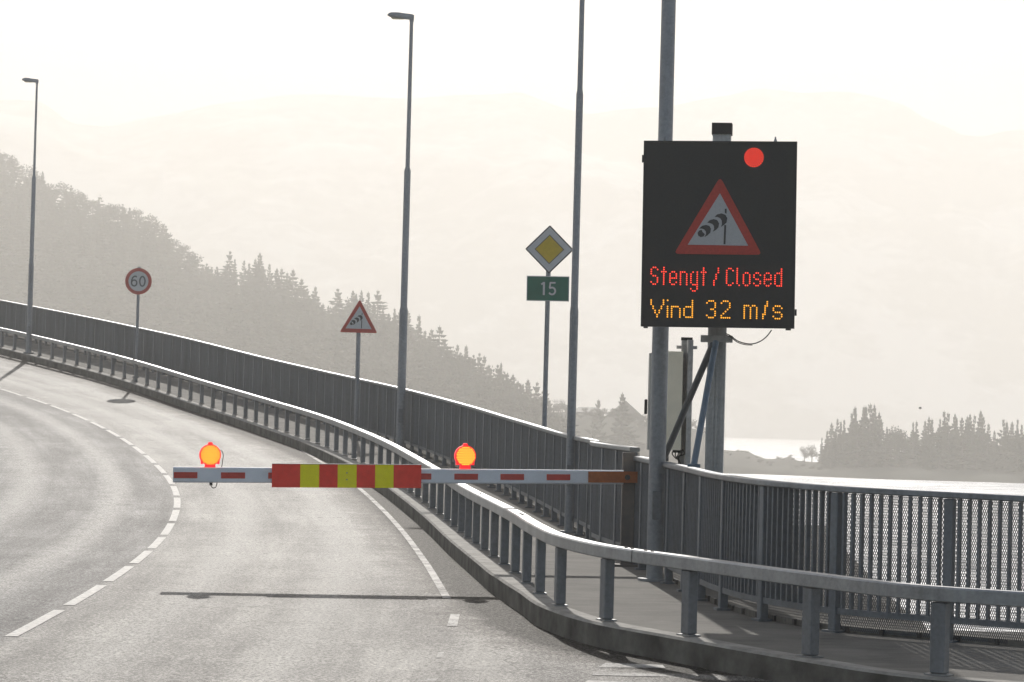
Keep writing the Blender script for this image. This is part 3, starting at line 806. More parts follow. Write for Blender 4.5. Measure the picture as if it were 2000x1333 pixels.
stroke(mb, [(.112, .088), (.030, .088)], .024, fr, -.008, -.0035); stroke(mb, [(.036, .094), (.026, .008)], .024, fr, -.011, -.0082)
stroke(mb, [(.022, .006)] + arc(.062, -.035, .048, .052, 110, -150, 14), .026, fr, -.0145, -.0112)
build('digit', mb, M['sign_white'], pl)

# ------------------------------------------------------------------ electronic message sign
Y = 27.0
def dots(mb, cells, fr, u0, v0, pu, pv, r, y, n=6, skew=0.0):
    for (cx_, ry_) in cells:
        u = u0+cx_*pu; v = v0-ry_*pv+cx_*skew
        mb.plate([(u+r*cos(2*pi*k/n), v+r*sin(2*pi*k/n)) for k in range(n)], fr, y-.004, y)
def cells(rows, dx=0):
    return [(c_+dx, r_) for r_, cs in rows.items() for c_ in cs]
RED = []
RED += cells({0:[1,2],1:[0,3],2:[0],3:[0],4:[1,2],5:[3],6:[3],7:[0,3],8:[1,2]})
tt = {r_:[1] for r_ in range(9)}; tt[2] = [0,1,2]
RED += cells(tt, 5)
ee = {2:[1,2],3:[0,3],4:[0,3],5:[0,1,2,3],6:[0],7:[0,3],8:[1,2]}
RED += cells(ee, 9)
RED += cells({2:[0,1,2],**{r_:[0,3] for r_ in range(3,9)}}, 14)
RED += cells({2:[1,3],**{r_:[0,3] for r_ in range(3,8)},8:[1,2,3],9:[3],10:[0,3],11:[1,2]}, 19)
RED += cells(tt, 24)
RED += cells({0:[2],1:[2],2:[2],3:[1],4:[1],5:[1],6:[0],7:[0],8:[0]}, 30)
RED += cells({0:[1,2],1:[0,3],**{r_:[0] for r_ in range(2,7)},7:[0,3],8:[1,2]}, 36)
RED += cells({**{r_:[0] for r_ in range(8)},8:[1]}, 41)
RED += cells({2:[1,2],**{r_:[0,3] for r_ in range(3,8)},8:[1,2]}, 44)
RED += cells({2:[1,2],3:[0,3],4:[0],5:[1,2],6:[3],7:[0,3],8:[1,2]}, 49)
RED += cells(ee, 54)
RED += cells({0:[3],1:[3],2:[1,2,3],**{r_:[0,3] for r_ in range(3,8)},8:[1,2,3]}, 59)
AMB = []
AMB += cells({0:[0,6],1:[0,6],2:[0,6],3:[1,5],4:[1,5],5:[2,4],6:[2,4],7:[3],8:[3]})
AMB += cells({0:[0],**{r_:[0] for r_ in range(3,9)}}, 8)
AMB += cells({3:[0,1,2,3],**{r_:[0,4] for r_ in range(4,9)}}, 10)
AMB += cells({0:[4],1:[4],2:[4],3:[1,2,3,4],**{r_:[0,4] for r_ in range(4,8)},8:[1,2,3,4]}, 16)
AMB += cells({0:[1,2,3],1:[0,4],2:[4],3:[4],4:[2,3],5:[4],6:[4],7:[0,4],8:[1,2,3]}, 27)
AMB += cells({0:[1,2,3],1:[0,4],2:[4],3:[4],4:[3],5:[2],6:[1],7:[0],8:[0,1,2,3,4]}, 34)
AMB += cells({2:[0,1,2,4,5],**{r_:[0,3,6] for r_ in range(3,9)}}, 45)
AMB += cells({0:[2],1:[2],2:[1,2],3:[1],4:[1],5:[1],6:[0,1],7:[0],8:[0]}, 54)
AMB += cells({2:[1,2,3],3:[0,4],4:[0],5:[1,2,3],6:[4],7:[0,4],8:[1,2,3]}, 59)

mbase_Y = 27.75
mb_ = at_px(1394, mbase_Y, zw(mbase_Y)+1.0)
vm = thing('electronic_message_sign', (mb_.x, mb_.y, zw(mbase_Y)), 'big black electronic road sign with lit red and amber words on a grey mast', 'message sign')
c0 = ray(1404, 458, Y); yaw = R(-7)
PW, PH = 296/F*Y/cos(yaw), 363.5/F*Y
fr = FR(c0, yaw, R(-0.45))
k = 27.0/F
mb = MB(); D_ = 0.17
pan = MB()
def boxf(mb, u0, u1, y0, y1, v0, v1, fr=fr, mi=0): mb.plate([(u0, v0), (u1, v0), (u1, v1), (u0, v1)], fr, y0, y1, mi)
boxf(pan, -PW/2, PW/2, 0, D_, -PH/2, PH/2)
panel = build('display_housing', pan, M['black'], vm)
mb = MB(); e1 = 0.012
boxf(mb, -PW/2-.004, PW/2+.004, -.012, .0-.0005, PH/2-e1, PH/2+.004); boxf(mb, -PW/2-.004, PW/2+.004, -.012, -.0005, -PH/2-.004, -PH/2+e1)
boxf(mb, -PW/2-.004, -PW/2+e1, -.012, -.0005, -PH/2+e1, PH/2-e1); boxf(mb, PW/2-e1, PW/2+.004, -.012, -.0005, -PH/2+e1, PH/2-e1)
build('housing_rim', mb, M['black'], panel)
mb = MB()
boxf(mb, -PW/2-.022, -PW/2-.004, .02, .06, PH/2-.20, PH/2-.13); boxf(mb, PW/2+.004, PW/2+.022, .02, .06, -PH/2+.12, -PH/2+.18)
boxf(mb, -PW/2+.02, -PW/2+.06, .02, .06, -PH/2-.018, -PH/2-.0045); boxf(mb, PW/2-.08, PW/2-.03, .02, .06, -PH/2-.02, -PH/2-.0045)
build('hinge', mb, M['black'], panel)
mb = MB(); q = fr @ Vector((PW/2-.205, .06, PH/2)); mb.tube([q, q+Vector((0, 0, .025)), q+Vector((0, 0, .03)), q+Vector((0, 0, .055))], [.016, .014, .009, .006], 10); 
q = fr @ Vector((-PW/2+.19, .06, PH/2)); mb.tube([q, q+Vector((0, 0, .05))], [.012, .008], 8)
build('lifting_eye', mb, M['pole'], panel)
# coordinates measured on the photo -> local
def L(px, py): return ((px-1404)*k*1.005 + (py-458)*k*0.0185, -(py-458)*k)
u, v = L(1402, 497.5)
wind_triangle(fr @ Matrix.Translation((u, 0, v)), 172*k, vm, M['vms_red'], M['vms_white'], M['sign_black'], -.009, .0085)
u, v = L(1272.5, 524.5)
for a_, b_ in ((0, 4), (5, 8), (9, 13), (14, 18), (19, 23), (24, 27), (30, 33), (36, 40), (41, 43), (44, 48), (49, 53), (54, 58), (59, 63)):
    mb = MB(); dots(mb, [q for q in RED if a_ <= q[0] < b_], fr, u, v, 4.10*k, 4.08*k, .0068, -.006, skew=-.00005)
    build('red_letter', mb, M['led_red'], panel)
u, v = L(1272, 588.5)
for a_, b_ in ((0, 7), (8, 9), (10, 15), (16, 21), (27, 32), (34, 39), (45, 52), (54, 57), (59, 64)):
    mb = MB(); dots(mb, [q for q in AMB if a_ <= q[0] < b_], fr, u, v, 4.05*k, 4.06*k, .0074, -.006, skew=-.00005)
    build('amber_letter', mb, M['led_amber'], panel)
u, v = L(1472.5, 307); mb = MB(); mb.plate([(u+19*k*cos(2*pi*i/28), v+19*k*sin(2*pi*i/28)) for i in range(28)], fr, -.004, -.0005)
rl = build('red_signal', mb, M['led_red_glow'], vm)
mb = MB(); cs = [(0, 0)]
for ring, n_ in ((1, 5), (2, 10), (3, 15), (4, 20), (5, 25)):
    for i in range(n_): cs.append((ring*3.55*k*cos(2*pi*i/n_+pi/2), ring*3.55*k*sin(2*pi*i/n_+pi/2)))
for (a, b_) in cs: mb.plate([(u+a+.0050*cos(2*pi*i/6), v+b_+.0048*sin(2*pi*i/6)) for i in range(6)], fr, -.009, -.0045)
build('signal_dots', mb, M['led_red'], rl)
# mast: square aluminium profile with ribs
fm = FR((mb_.x, mb_.y, 0), R(-7)); mb = MB(); z0, z1 = zw(mbase_Y)-1.2, ray(1405, 262, mbase_Y).z; hw = .088
mb.plate([(-hw, z0), (hw, z0), (hw, z1), (-hw, z1)], fm, -.07, .07)
for uu in (-.074, -.022, .012, .060): mb.plate([(uu-.008, z0), (uu+.008, z0), (uu+.008, z1-.002), (uu-.008, z1-.002)], fm, -.084, -.0705)
mast = build('mast', mb, M['mast'], vm)
mb = MB(); mb.plate([(-.098, z1-.01), (.098, z1-.01), (.098, ray(1405, 242, mbase_Y).z), (-.098, ray(1405, 242, mbase_Y).z)], fm, -.095, .085); build('mast_cap', mb, M['rubber'], mast)
mb = MB()
for zc in (ray(1397, 663, mbase_Y).z, c0.z+.5, c0.z-.45):
    mb.plate([(-.155, zc-.034), (.155, zc-.034), (.155, zc+.034), (-.155, zc+.034)], fm, -.125, -.0845)
    for uu in (-.125, .125): q = fm @ Vector((uu, -.13, zc)); mb.tube([q, q+Vector((0, -.03, 0))], .014, 8)
build('clamp', mb, M['mast'], vm)
mb = MB()
for zc in (c0.z+.5, c0.z-.45): mb.plate([(-.4, zc-.03), (.4, zc-.03), (.4, zc+.03), (-.4, zc+.03)], FR((c0.x, c0.y, 0), yaw), D_+.002, D_+.05)
build('mounting_rail', mb, M['mast'], vm)
top = ray(1385, 690, 27.6); bot = ray(1297, 895, 28.55)
mb = MB(); mb.tube([bot, top+(top-bot)*0.08], .033, 14); mb.box(bot, (.09, .05, .06)); build('brace', mb, M['brace2'], vm, smooth=True)
top = ray(1398, 668, 27.55); bot = ray(1355, 910, 26.9)
mb = MB(); mb.tube([bot, top], .031, 14); mb.box(bot, (.12, .06, .035)); tag(build('brace', mb, M['brace'], vm, smooth=True), 'bluish steel brace')
mb = MB(); cc = [ray(x_, y_, 27.35) for x_, y_ in ((1418,652),(1428,657),(1440,666),(1455,671),(1470,672),(1485,667),(1498,657),(1507,645))]
mb.tube(catmull(cc, 5), .0055, 8); mb.tube([q+Vector((.0, .02, -.012)) for q in catmull(cc[:5], 5)], .0045, 6); build('cable', mb, M['rubber'], vm, smooth=True)

# ------------------------------------------------------------------ control cabinet on its post
Y = 29.6; a = ray(1264, 878, Y); q1 = ray(1337, 690, Y); zt, zb_ = q1.z, a.z; xl_, xr_ = a.x, q1.x-.02
post_x = at_px(1338, Y, zw(Y)+1.5).x
cb = thing('control_cabinet', (post_x, Y, zw(Y)), 'beige upright cabinet on a channel post between the thick post and sign mast', 'cabinet')
mb = MB(); xm = ray(1283, 800, Y).x
fcab = Matrix.Identity(4)
mb.plate([(xm, zb_), (xr_, zb_), (xr_, zt+.012), (xm, zt+.012)], fcab, Y-.10, Y+.16); body = build('cabinet_body', mb, M['beige'], cb)
mb = MB(); mb.plate([(xl_, zb_-.005), (xm-.002, zb_), (xm-.002, zt+.008), (xl_, zt-.012)], fcab, Y-.06, Y+.14); build('cabinet_door', mb, M['greyside'], cb)
mb = MB(); h_ = ray(1261, 795, Y); mb.box(h_+Vector((0, -.03, 0)), (.028, .09, .155), bev=.006); build('door_handle', mb, M['rubber'], cb)
mb = MB(); zt2 = ray(1338, 664, Y).z; x0 = post_x
mb.plate([(x0-.045, zw(Y)), (x0+.062, zw(Y)), (x0+.062, zt2), (x0-.045, zt2)], fcab, Y+.165, Y+.25)
mb.plate([(x0+.004, zw(Y)), (x0+.058, zw(Y)), (x0+.058, zt2-.003), (x0+.004, zt2-.003)], fcab, Y-.11, Y+.164)
cp = build('post', mb, M['mast'], cb)
mb = MB(); mb.plate([(x0-.05, zt2), (x0+.066, zt2), (x0+.066, zt2+.03), (x0-.05, zt2+.03)], fcab, Y+.155, Y+.26); build('post_cap', mb, M['rubber'], cp)
ze = ray(1338, 678, Y).z
for s_ in (-1, 1): 
    mb = MB(); cx_ = x0+.008+s_*.082; mb.box((cx_, Y+.16, ze), (.052, .008, .034)); build('mounting_ear', mb, M['mast'], cb)
mb = MB()
for i in range(5):
    xs = x0-.11+i*.022; mb.tube(catmull([(xs, Y-.02, zb_+.01), (xs-.02+.01*i, Y-.05, zb_-.04), (xs+.02-.015*i, Y-.06, zb_-.09), (xs+.05, Y-.04, zb_-.14-.05*i), (xs+.06, Y-.02, zw(Y)+.3)], 4), .006, 6)
mb.box((x0-.07, Y, zb_-.012), (.10, .08, .03))
build('cable', mb, M['rubber'], cb)

# ------------------------------------------------------------------ boom barrier
YL, YR = 29.55, 30.35
def byd(px): return lerp(YL, YR, (px-338)/(1225-338))
def bp(px, py): return ray(px, py, byd(px))
Lp, Rp = bp(338, 927.5), bp(1225, 932.5)
bx = (Rp-Lp); BL = bx.length; ex = bx.normalized(); ez = Vector((0, 0, 1)); ez = (ez-ex*ez.dot(ex)).normalized(); ey = ez.cross(ex)
fb = Matrix.Identity(4)
for i, vv in enumerate((ex, ey, ez)): 
    for j in range(3): fb[j][i] = vv[j]
fb.translation = Lp
if ey.y < 0: pass
def bu(px): return (bp(px, 930)-Lp).dot(ex)
pb = bp(1223, 1000); pz = zw(pb.y)
bar_ = thing('boom_barrier', (pb.x, pb.y, pz), 'lowered white and red boom barrier with striped board and two lit amber lamps', 'barrier')
mb = MB(); BH = .082; BB = .045
sec = []
def bcs(u, hh, bb):
    ch = .012
    return [fb @ Vector((u, y, z)) for y, z in ((-bb, -hh+ch), (-bb+ch, -hh), (bb-ch, -hh), (bb, -hh+ch), (bb, hh-ch), (bb-ch, hh), (-bb+ch, hh), (-bb, hh-ch))]
vsb = bcs(0, BH*.985, BB) + bcs(BL*.99, BH*.9, BB)
mb.add(vsb, [tuple(range(7, -1, -1)), tuple(range(8, 16))] + [(i, (i+1) % 8, 8+(i+1) % 8, 8+i) for i in range(8)])
boom = build('boom', mb, M['boom'], bar_)
for (xa, xb) in ((339, 385), (431, 478), (523, 545), (815, 841), (886, 932), (976, 1022), (1066, 1112)):
    mb = MB(); mb.plate([(bu(xa), -.035), (bu(xb), -.035), (bu(xb), .028), (bu(xa), .028)], fb, -BB-.004, -BB-.0005)
    build('red_reflector', mb, M['boom_red'], boom)
edges = [(530, 585, 0), (585, 622, 1), (622, 658, 0), (658, 695, 1), (695, 731, 0), (731, 767, 1), (767, 821, 0)]
mb = MB(); zt_, zb2 = .118, -.125
for (xa, xb, mi) in edges: mb.plate([(bu(xa), zb2), (bu(xb), zb2), (bu(xb), zt_), (bu(xa), zt_)], fb, -BB-.022, -BB-.012, mi)
board = build('striped_board', mb, [M['board_red'], M['board_yellow']], bar_)
mb = MB(); mb.plate([(bu(530), zt_), (bu(821), zt_), (bu(821), zt_+.006), (bu(530), zt_+.006)], fb, -BB-.026, -BB+.01)
mb.plate([(bu(535), -.10), (bu(816), -.10), (bu(816), .10), (bu(535), .10)], fb, -BB-.0118, -BB-.0005)
for vv in (.03, -.04): q = fb @ Vector((bu(676), -BB-.022, vv)); mb.tube([q, q-ey*.005], .007, 8)
build('board_frame', mb, M['sign_back'], board)
for px, cyp in ((410, 889), (908, 891)):
    uc = bu(px); cz_ = (bp(px, cyp)-Lp).dot(ez); rr = .099
    mb = MB()
    def circ(r_, n=28, a_=0): return [(uc+r_*cos(2*pi*i/n), cz_+r_*sin(2*pi*i/n)) for i in range(n)]
    mb.plate(circ(rr+.012), fb, -.03, .05)
    mb.plate([(uc-.056, BH-.004), (uc+.056, BH-.004), (uc+.05, cz_-.07), (uc-.05, cz_-.07)], fb, -.02, .03)
    mb.plate([(uc-.03, cz_+rr+.0), (uc+.03, cz_+rr+.0), (uc+.018, cz_+rr+.034), (uc-.018, cz_+rr+.034)], fb, -.02, .03)
    for s_ in (-1, 1): mb.plate([(uc+s_*.085-.012, cz_-.075-.02), (uc+s_*.085+.012, cz_-.075-.02), (uc+s_*.085+.012, cz_-.045), (uc+s_*.085-.012, cz_-.045)], fb, -.015, .02)
    lamp = build('warning_lamp', mb, M['lamp_rim'], bar_)
    mb = MB(); mb.plate(circ(rr), fb, -.042, -.0305); build('lens', mb, M['lamp_red'], lamp)
    mb = MB(); p_ = .0205
    for r_ in range(-6, 7):
        for c_ in range(-6, 7):
            x_, z_ = (c_+(.5 if r_ % 2 else 0))*p_, r_*p_*.87
            if hypot(x_, z_) < rr-.004: mb.plate([(uc+x_+0.0056*cos(2*pi*i/6), cz_+z_+.0056*sin(2*pi*i/6)) for i in range(6)], fb, -.047, -.0425)
    build('amber_dots', mb, M['lamp_amber'], lamp)
    mb = MB(); cw = [fb @ Vector((uc+a_, -.01, b_)) for a_, b_ in ((.09, cz_+.05), (.12, cz_+.04), (.135, cz_+.0), (.130, cz_-.05), (.120, BH))]
    if px < 500: 
        mb.tube(catmull(cw, 4), .0045, 6)
        cw = [fb @ Vector((uc+a_, -.0, b_)) for a_, b_ in ((.01, -BH+.005), (.012, -BH-.03), (.035, -BH-.055), (.065, -BH-.04), (.075, -BH+.005))]
        mb.tube(catmull(cw, 4), .0045, 6); mb.box(fb @ Vector((.012+uc, 0, -BH-.012)), (.03, .03, .03))
    else:
        mb.tube([fb @ Vector((uc+.05, .0, BH-.002)), fb @ Vector((uc+.09, 0, BH+.012)), fb @ Vector((uc+.13, 0, BH-.002))], .004, 6)
    build('lamp_cable', mb, M['rubber'], lamp)
mb = MB(); ua, ub = bu(1147), bu(1244)
mb.plate([(ua, -.058), (ub, -.058), (ub, .060), (ua, .060)], fb, -BB-.012, -BB-.001)
mb.plate([(ua+.02, -.058), (ub-.05, -.058), (ub-.05, .060), (ua+.02, .060)], fb, BB+.001, BB+.012)
for px in (1154, 1186): q = fb @ Vector((bu(px), -BB-.012, .02)); mb.tube([q, q-ey*.01], .011, 8)
br = build('bracket', mb, M['orange'], bar_)
mb = MB(); mb.box((pb.x+.02, pb.y+.13, (pz+ray(1223, 884, pb.y).z)/2), (.135, .12, ray(1223, 884, pb.y).z-pz), bev=.006)
mb.box((pb.x+.02, pb.y+.13, pz+.012), (.26, .26, .024))
bpz = build('barrier_post', mb, M['rusty'], bar_)
mb = MB(); q = fb @ Vector((bu(1223), 0, 0)); mb.tube([q-ey*.075, q+ey*.18], .028, 14); build('pivot', mb, M['dark'], bpz)

# ------------------------------------------------------------------ sea
mb = MB(); grid(mb, 12, 12, lambda a, b: (lerp(-2300, 2300, a), lerp(-300, 4500, b), 0))
struct('sea', mb, M['water'])

# ------------------------------------------------------------------ far mountains
def fnoise(x, y, seed=0):
    from mathutils import noise
    return noise.fractal(Vector((x, y, seed)), 1.0, 2.1, 6)
RID = pchip([(-1500,260),(-1000,210),(-600,230),(-300,200),(0,190),(60,196),(130,238),(200,246),(270,232),(340,218),(450,196),(600,186),(760,188),(900,180),(1000,178),(1070,205),(1140,222),(1220,212),(1300,205),(1400,190),(1480,172),(1560,176),(1640,178),(1700,190),(1750,204),(1800,230),(1850,250),(1875,262),(1910,262),(1950,252),(2000,248),(2300,215),(2700,260),(3500,230)])
NXm, NYm = 360, 60
def mtn(a, b):
    px = lerp(-1500, 3500, a); D0, D1 = 2350, 2850
    if b < .75:
        t = b/.75; Y = lerp(D0, D1, t); top = ray(px, RID(px), D1).z
        x = ray(px, 600, Y).x
        n = fnoise(x*.0022, Y*.0022); n2 = fnoise(x*.012, Y*.012, 5)
        z = top*(t**.8) + (n*75*sin(pi*min(t*1.02, 1)) + n2*14*sin(pi*t)) + n2*3*t
        if t < .02: z = -6
    else:
        t = (b-.75)/.25; Y = lerp(D1, 3300, t); x = ray(px, 600, Y).x; z = ray(px, RID(px), D1).z*(1-t*.8)+fnoise(x*.012, Y*.012, 5)*3*(1-t)
    return (x, Y, z)
mb = MB(); grid(mb, NXm, NYm, mtn)
struct('mountains', mb, M['mountain'])

# ------------------------------------------------------------------ wooded hill
TOP = pchip([(-900,170),(-500,175),(-300,196),(-160,225),(-60,262),(0,288),(30,310),(60,322),(100,350),(150,362),(200,375),(240,398),(280,413),(310,436),(350,470),(400,506),(425,520),(450,506),(490,506),(520,528),(560,545),(600,566),(640,584),(665,570),(700,575),(740,590),(780,606),(820,640),(880,668),(930,694),(980,722),(1010,742),(1050,760),(1075,790),(1110,812),(1180,830)])
def hillD(px): return lerp(880, 560, max(0, min(1, px/1080)))
def hillF(px): return lerp(600, 500, max(0, min(1, px/1080)))
def hill(px, t):
    D1 = hillD(px); D0 = hillF(px); th = 9.5
    zr_ = ray(px, TOP(px), D1).z-th*.86; zr_ = max(zr_, 2.0)
    if t <= 1:
        Y = lerp(D0, D1, t); z = 1.5 + (zr_-1.5)*(t**.9)
    else:
        Y = lerp(D1, D1+200, t-1); z = zr_*(1-(t-1))**.8 if t < 2 else -1
    x = ray(px, 700, Y).x; z += fnoise(x*.03, Y*.03, 3)*1.2*min(1, t*3)
    return Vector((x, Y, z))
mb = MB()
def hf(a, b):
    px = lerp(-760, 1180, a); t = b*2
    if b == 0: q = hill(px, 0); return (q.x, q.y-10, -1.5)
    q = hill(px, t); 
    if b == 1: q.z = -1.5
    return tuple(q)
grid(mb, 130, 40, hf); struct('wooded_hill', mb, M['grass'], smooth=True)

# low headland and island
PEN = pchip([(980,835),(1050,812),(1100,806),(1160,812),(1240,822),(1300,830),(1345,838),(1375,842),(1395,868),(1420,880),(1455,882),(1475,890),(1500,899),(1530,898),(1542,893),(1560,901),(1600,905),(1640,902),(1700,900),(1800,902),(1900,905),(2000,908),(2150,912)])
SHO = pchip([(980,905),(1300,922),(1500,928),(1700,936),(2000,945),(2150,950)])
def shoreY(px):
    lo, hi = 300, 900
    for _ in range(30):
        m = (lo+hi)/2
        if ray(px, SHO(px), m).z > 0: lo = m
        else: hi = m
    return lo
def land(px, t):
    Y0 = shoreY(px); Y1 = Y0+45; zt = ray(px, PEN(px), Y1).z
    if t <= 1: Y = lerp(Y0, Y1, t); z = zt*(sin(t*pi/2)**.7) if t > 0 else -1
    else: Y = lerp(Y1, Y1+50, t-1); z = zt*(1-(t-1)**2)-(1.0 if t > 1.95 else 0)
    x = ray(px, 880, Y).x; z += fnoise(x*.12, Y*.12, 8)*.5*min(1, t*4)
    return Vector((x, Y, z))
mb = MB(); grid(mb, 260, 22, lambda a, b: tuple(land(lerp(980, 2150, a), b*2)))
struct('low_headland', mb, M['grass'], smooth=True)

# near bank of the shore below the railing, seen through its bars
def zpt(px, py, Y): return ray(px, py, Y)
mb = MB(); Yb = 150
prof_ = [(1180, 1020), (1300, 1022), (1415, 1025), (1500, 1025), (1560, 1026), (1612, 1027), (1625, 1050), (1650, 1075), (1672, 1096), (1690, 1125), (1705, 1150), (1711, 1180)]
fr_ = [zpt(x_, y_, Yb) for x_, y_ in prof_]
vs = []
for q in fr_: vs += [(q.x, Yb, q.z), (q.x*.97, Yb-22, q.z*.35+.2), (q.x*.95, Yb-30, -1.5), (q.x, Yb+40, q.z*.6), (q.x, Yb+60, -1.5)]
n = 5; order = [2, 1, 0, 3, 4]
vv = []
for i in range(len(fr_)): vv += [vs[i*5+j] for j in order]
mb.add(vv, [(i*5+k_, i*5+k_+1, (i+1)*5+k_+1, (i+1)*5+k_) for i in range(len(fr_)-1) for k_ in range(4)] + [tuple((len(fr_)-1)*5+j for j in range(5)), tuple(range(5))])
struct('rocky_bank', mb, M['rock'])

# ------------------------------------------------------------------ trees
def spruce(seed, levels=15, per=7, droop=.35, width=.22, dens=1.0):
    """unit-height spruce: crown of needle sprays, separate trunk"""
    rnd = random.Random(seed); cr = MB(); tr = MB()
    tr.tube([(0, 0, 0), (0.004, 0, .5), (0, 0, .97)], [.018, .011, .002], 6)
    for i in range(levels):
        t = (i+.4*rnd.random())/levels; z = .07+.90*t; r = width*(1-t)**.85*(0.75+.5*rnd.random())+.008
        k = max(4, int(per*(1-.35*t)))
        for j in range(k):
            if rnd.random() > dens: continue
            a = 2*pi*(j/k)+rnd.random()*.9+i; L_ = r*(.65+.6*rnd.random()); dz = -droop*L_*(.5+.8*rnd.random())+.02*(t > .8)
            d = Vector((cos(a), sin(a), 0)); n_ = Vector((-sin(a), cos(a), 0)); w_ = .030*(1.25-t)+.006
            b0 = Vector((0, 0, z)); tip = b0+d*L_+Vector((0, 0, dz+.02)); mid = b0+d*L_*.55+Vector((0, 0, dz*.35))
            cr.add([b0+Vector((0, 0, .008)), mid+n_*w_, tip, mid-n_*w_], [(0, 1, 2, 3)])
            hang = Vector((0, 0, -.032-.03*rnd.random()))
            cr.add([b0, mid+n_*w_*.3, tip, mid+hang+n_*w_*.5], [(0, 1, 2, 3)])
            cr.add([b0.lerp(mid, .5), mid-n_*w_*1.1+hang*.5, tip+hang*.2, mid+hang], [(0, 1, 2, 3)])
            if L_ > .07:
                s1 = b0.lerp(tip, .5+.3*rnd.random()); ww = L_*.38
                for sg in (-1, 1): cr.add([s1, s1+d*ww*.6+n_*sg*ww*.8+Vector((0, 0, -.02)), s1+d*ww*.9+n_*sg*ww*.35+Vector((0, 0, -.012-.02*rnd.random()))], [(0, 1, 2)])
    cr.add([(-.008, 0, .93), (.008, 0, .93), (0, .002, 1.0)], [(0, 1, 2)]); cr.add([(0, -.008, .93), (0, .008, .93), (0.002, 0, 1.0)], [(0, 1, 2)])
    return cr, tr
def to_mesh(mb, mat, name):
    me = bpy.data.meshes.new(name); me.from_pydata([tuple(v) for v in mb.v], [], mb.f); me.materials.append(mat); return me
VAR = []
for i, (lv, pr, dr, wd_, dn, mt) in enumerate(((17, 8, .35, .20, .95, 'needles'), (15, 8, .2, .26, .9, 'needles2'), (19, 7, .5, .17, .95, 'needles'), (13, 9, .15, .30, .95, 'needles2'), (14, 7, -.15, .24, .75, 'needles'))):
    a_, b_ = spruce(11+i, lv, pr, dr, wd_, dn); VAR.append((to_mesh(a_, M[mt], 'crown'), to_mesh(b_, M['bark'], 'trunk'), a_))
def round_tree(seed):
    rnd = random.Random(seed); cr = MB(); tr = MB()
    tr.tube([(0, 0, 0), (.01, 0, .3), (.03, 0, .55)], [.03, .022, .012], 6)
    cl_ = [(Vector((rnd.uniform(-.24, .24), rnd.uniform(-.2, .2), rnd.uniform(.45, .85))), rnd.uniform(.10, .18)) for _ in range(11)]
    for c_, r_ in cl_:
        tr.tube([(0.01, 0, .28+.1*rnd.random()), tuple(c_)], [.012, .004], 5)
        for _ in range(70):
            d = Vector((rnd.gauss(0, 1), rnd.gauss(0, 1), rnd.gauss(0, .8))).normalized()*r_*rnd.uniform(.55, 1.05); p_ = c_+d
            e1_ = Vector((rnd.gauss(0, 1), rnd.gauss(0, 1), rnd.gauss(0, 1))).normalized()*.030; e2_ = Vector((rnd.gauss(0, 1), rnd.gauss(0, 1), rnd.gauss(0, 1))).normalized()*.030
            cr.add([p_, p_+e1_, p_+e1_+e2_, p_+e2_], [(0, 1, 2, 3)])
    return cr, tr
RV = []
for i in range(3):
    a_, b_ = round_tree(40+i); RV.append((to_mesh(a_, M['leaf'], 'crown'), to_mesh(b_, M['bark'], 'trunk'), a_))
def bare_bush(seed):
    rnd = random.Random(seed); tr = MB()
    for k in range(14):
        a = rnd.uniform(0, 6.3); p_ = Vector((0, 0, 0)); d = Vector((cos(a)*.35, sin(a)*.35, 1)); pts = [p_]
        for j in range(4): p_ = p_+d*.22+Vector((rnd.gauss(0, .03), rnd.gauss(0, .03), 0)); pts.append(p_)
        tr.tube(pts, [.014, .01, .008, .006, .003], 4)
        for q in pts[2:]:
            for m_ in range(4): tr.tube([q, q+Vector((rnd.gauss(0, .12), rnd.gauss(0, .12), rnd.uniform(.05, .2)))], [.005, .002], 3)
    return tr
def plant(mesh_pair, loc, h, wk, label, cat, group=None, name='spruce_tree'):
    o = bpy.data.objects.new(name, None); COL.objects.link(o); o.location = loc; o.empty_display_size = .5
    o.rotation_euler = (random.gauss(0, .02), random.gauss(0, .02), random.uniform(0, 6.28)); o.scale = (h*wk, h*wk, h)
    tag(o, label, cat, group)
    for nm, me in (('crown', mesh_pair[0]), ('trunk', mesh_pair[1])):
        c_ = bpy.data.objects.new(nm, me); COL.objects.link(c_); c_.parent = o
    return o
# skyline and upper slope of the hill
G1 = 'spruces of the hillside forest'; L1 = 'hazy grey-green spruce in the dense forest on the long hill behind the bridge'
rnd = random.Random(5)
n_ind = 0; px = -90
while px < 1078:
    D = hillD(px); g_ = hill(px, 1.0); h_ = 9.5*rnd.uniform(.72, 1.22) if px > 420 else 8.0*rnd.uniform(.7, 1.15)
    want = ray(px, TOP(px), D).z
    vr = VAR[rnd.randrange(5)] if (px > 420 or rnd.random() < .5) else RV[rnd.randrange(3)]
    wk_ = rnd.uniform(1.05, 1.6) if px > 420 else rnd.uniform(1.2, 1.8)
    plant(vr, (g_.x, g_.y+rnd.uniform(-6, 6), g_.z-.4), h_, wk_, L1 if vr in VAR else 'rounded leafy tree among the spruces on the upper left of the hill', 'tree', G1 if vr in VAR else 'rounded trees high on the hill', 'spruce_tree' if vr in VAR else 'leafy_tree')
    n_ind += 1; px += rnd.uniform(7, 15)
rest = []
for i in range(3500):
    px = rnd.uniform(-700, 1120); t = rnd.random()**.8
    if t > .985: continue
    rest.append((px, t))
rest.sort(key=lambda q: -q[1])
cand = [q for q in rest if 0.30 < q[1] and q[0] > -40]
ind = [q for i, q in enumerate(cand) if i % 6 == 0][:170]
ids = set(map(id, ind))
for px, t in ind:
    g_ = hill(px, t); plant(VAR[rnd.randrange(5)], (g_.x, g_.y, g_.z-.4), 9.5*rnd.uniform(.65, 1.0), rnd.uniform(.9, 1.5), L1, 'tree', G1)
fm_ = MB(); SV = []
for i in range(3):
    a_, _ = spruce(70+i, 8, 6, .3, .25, .95); SV.append(a_)
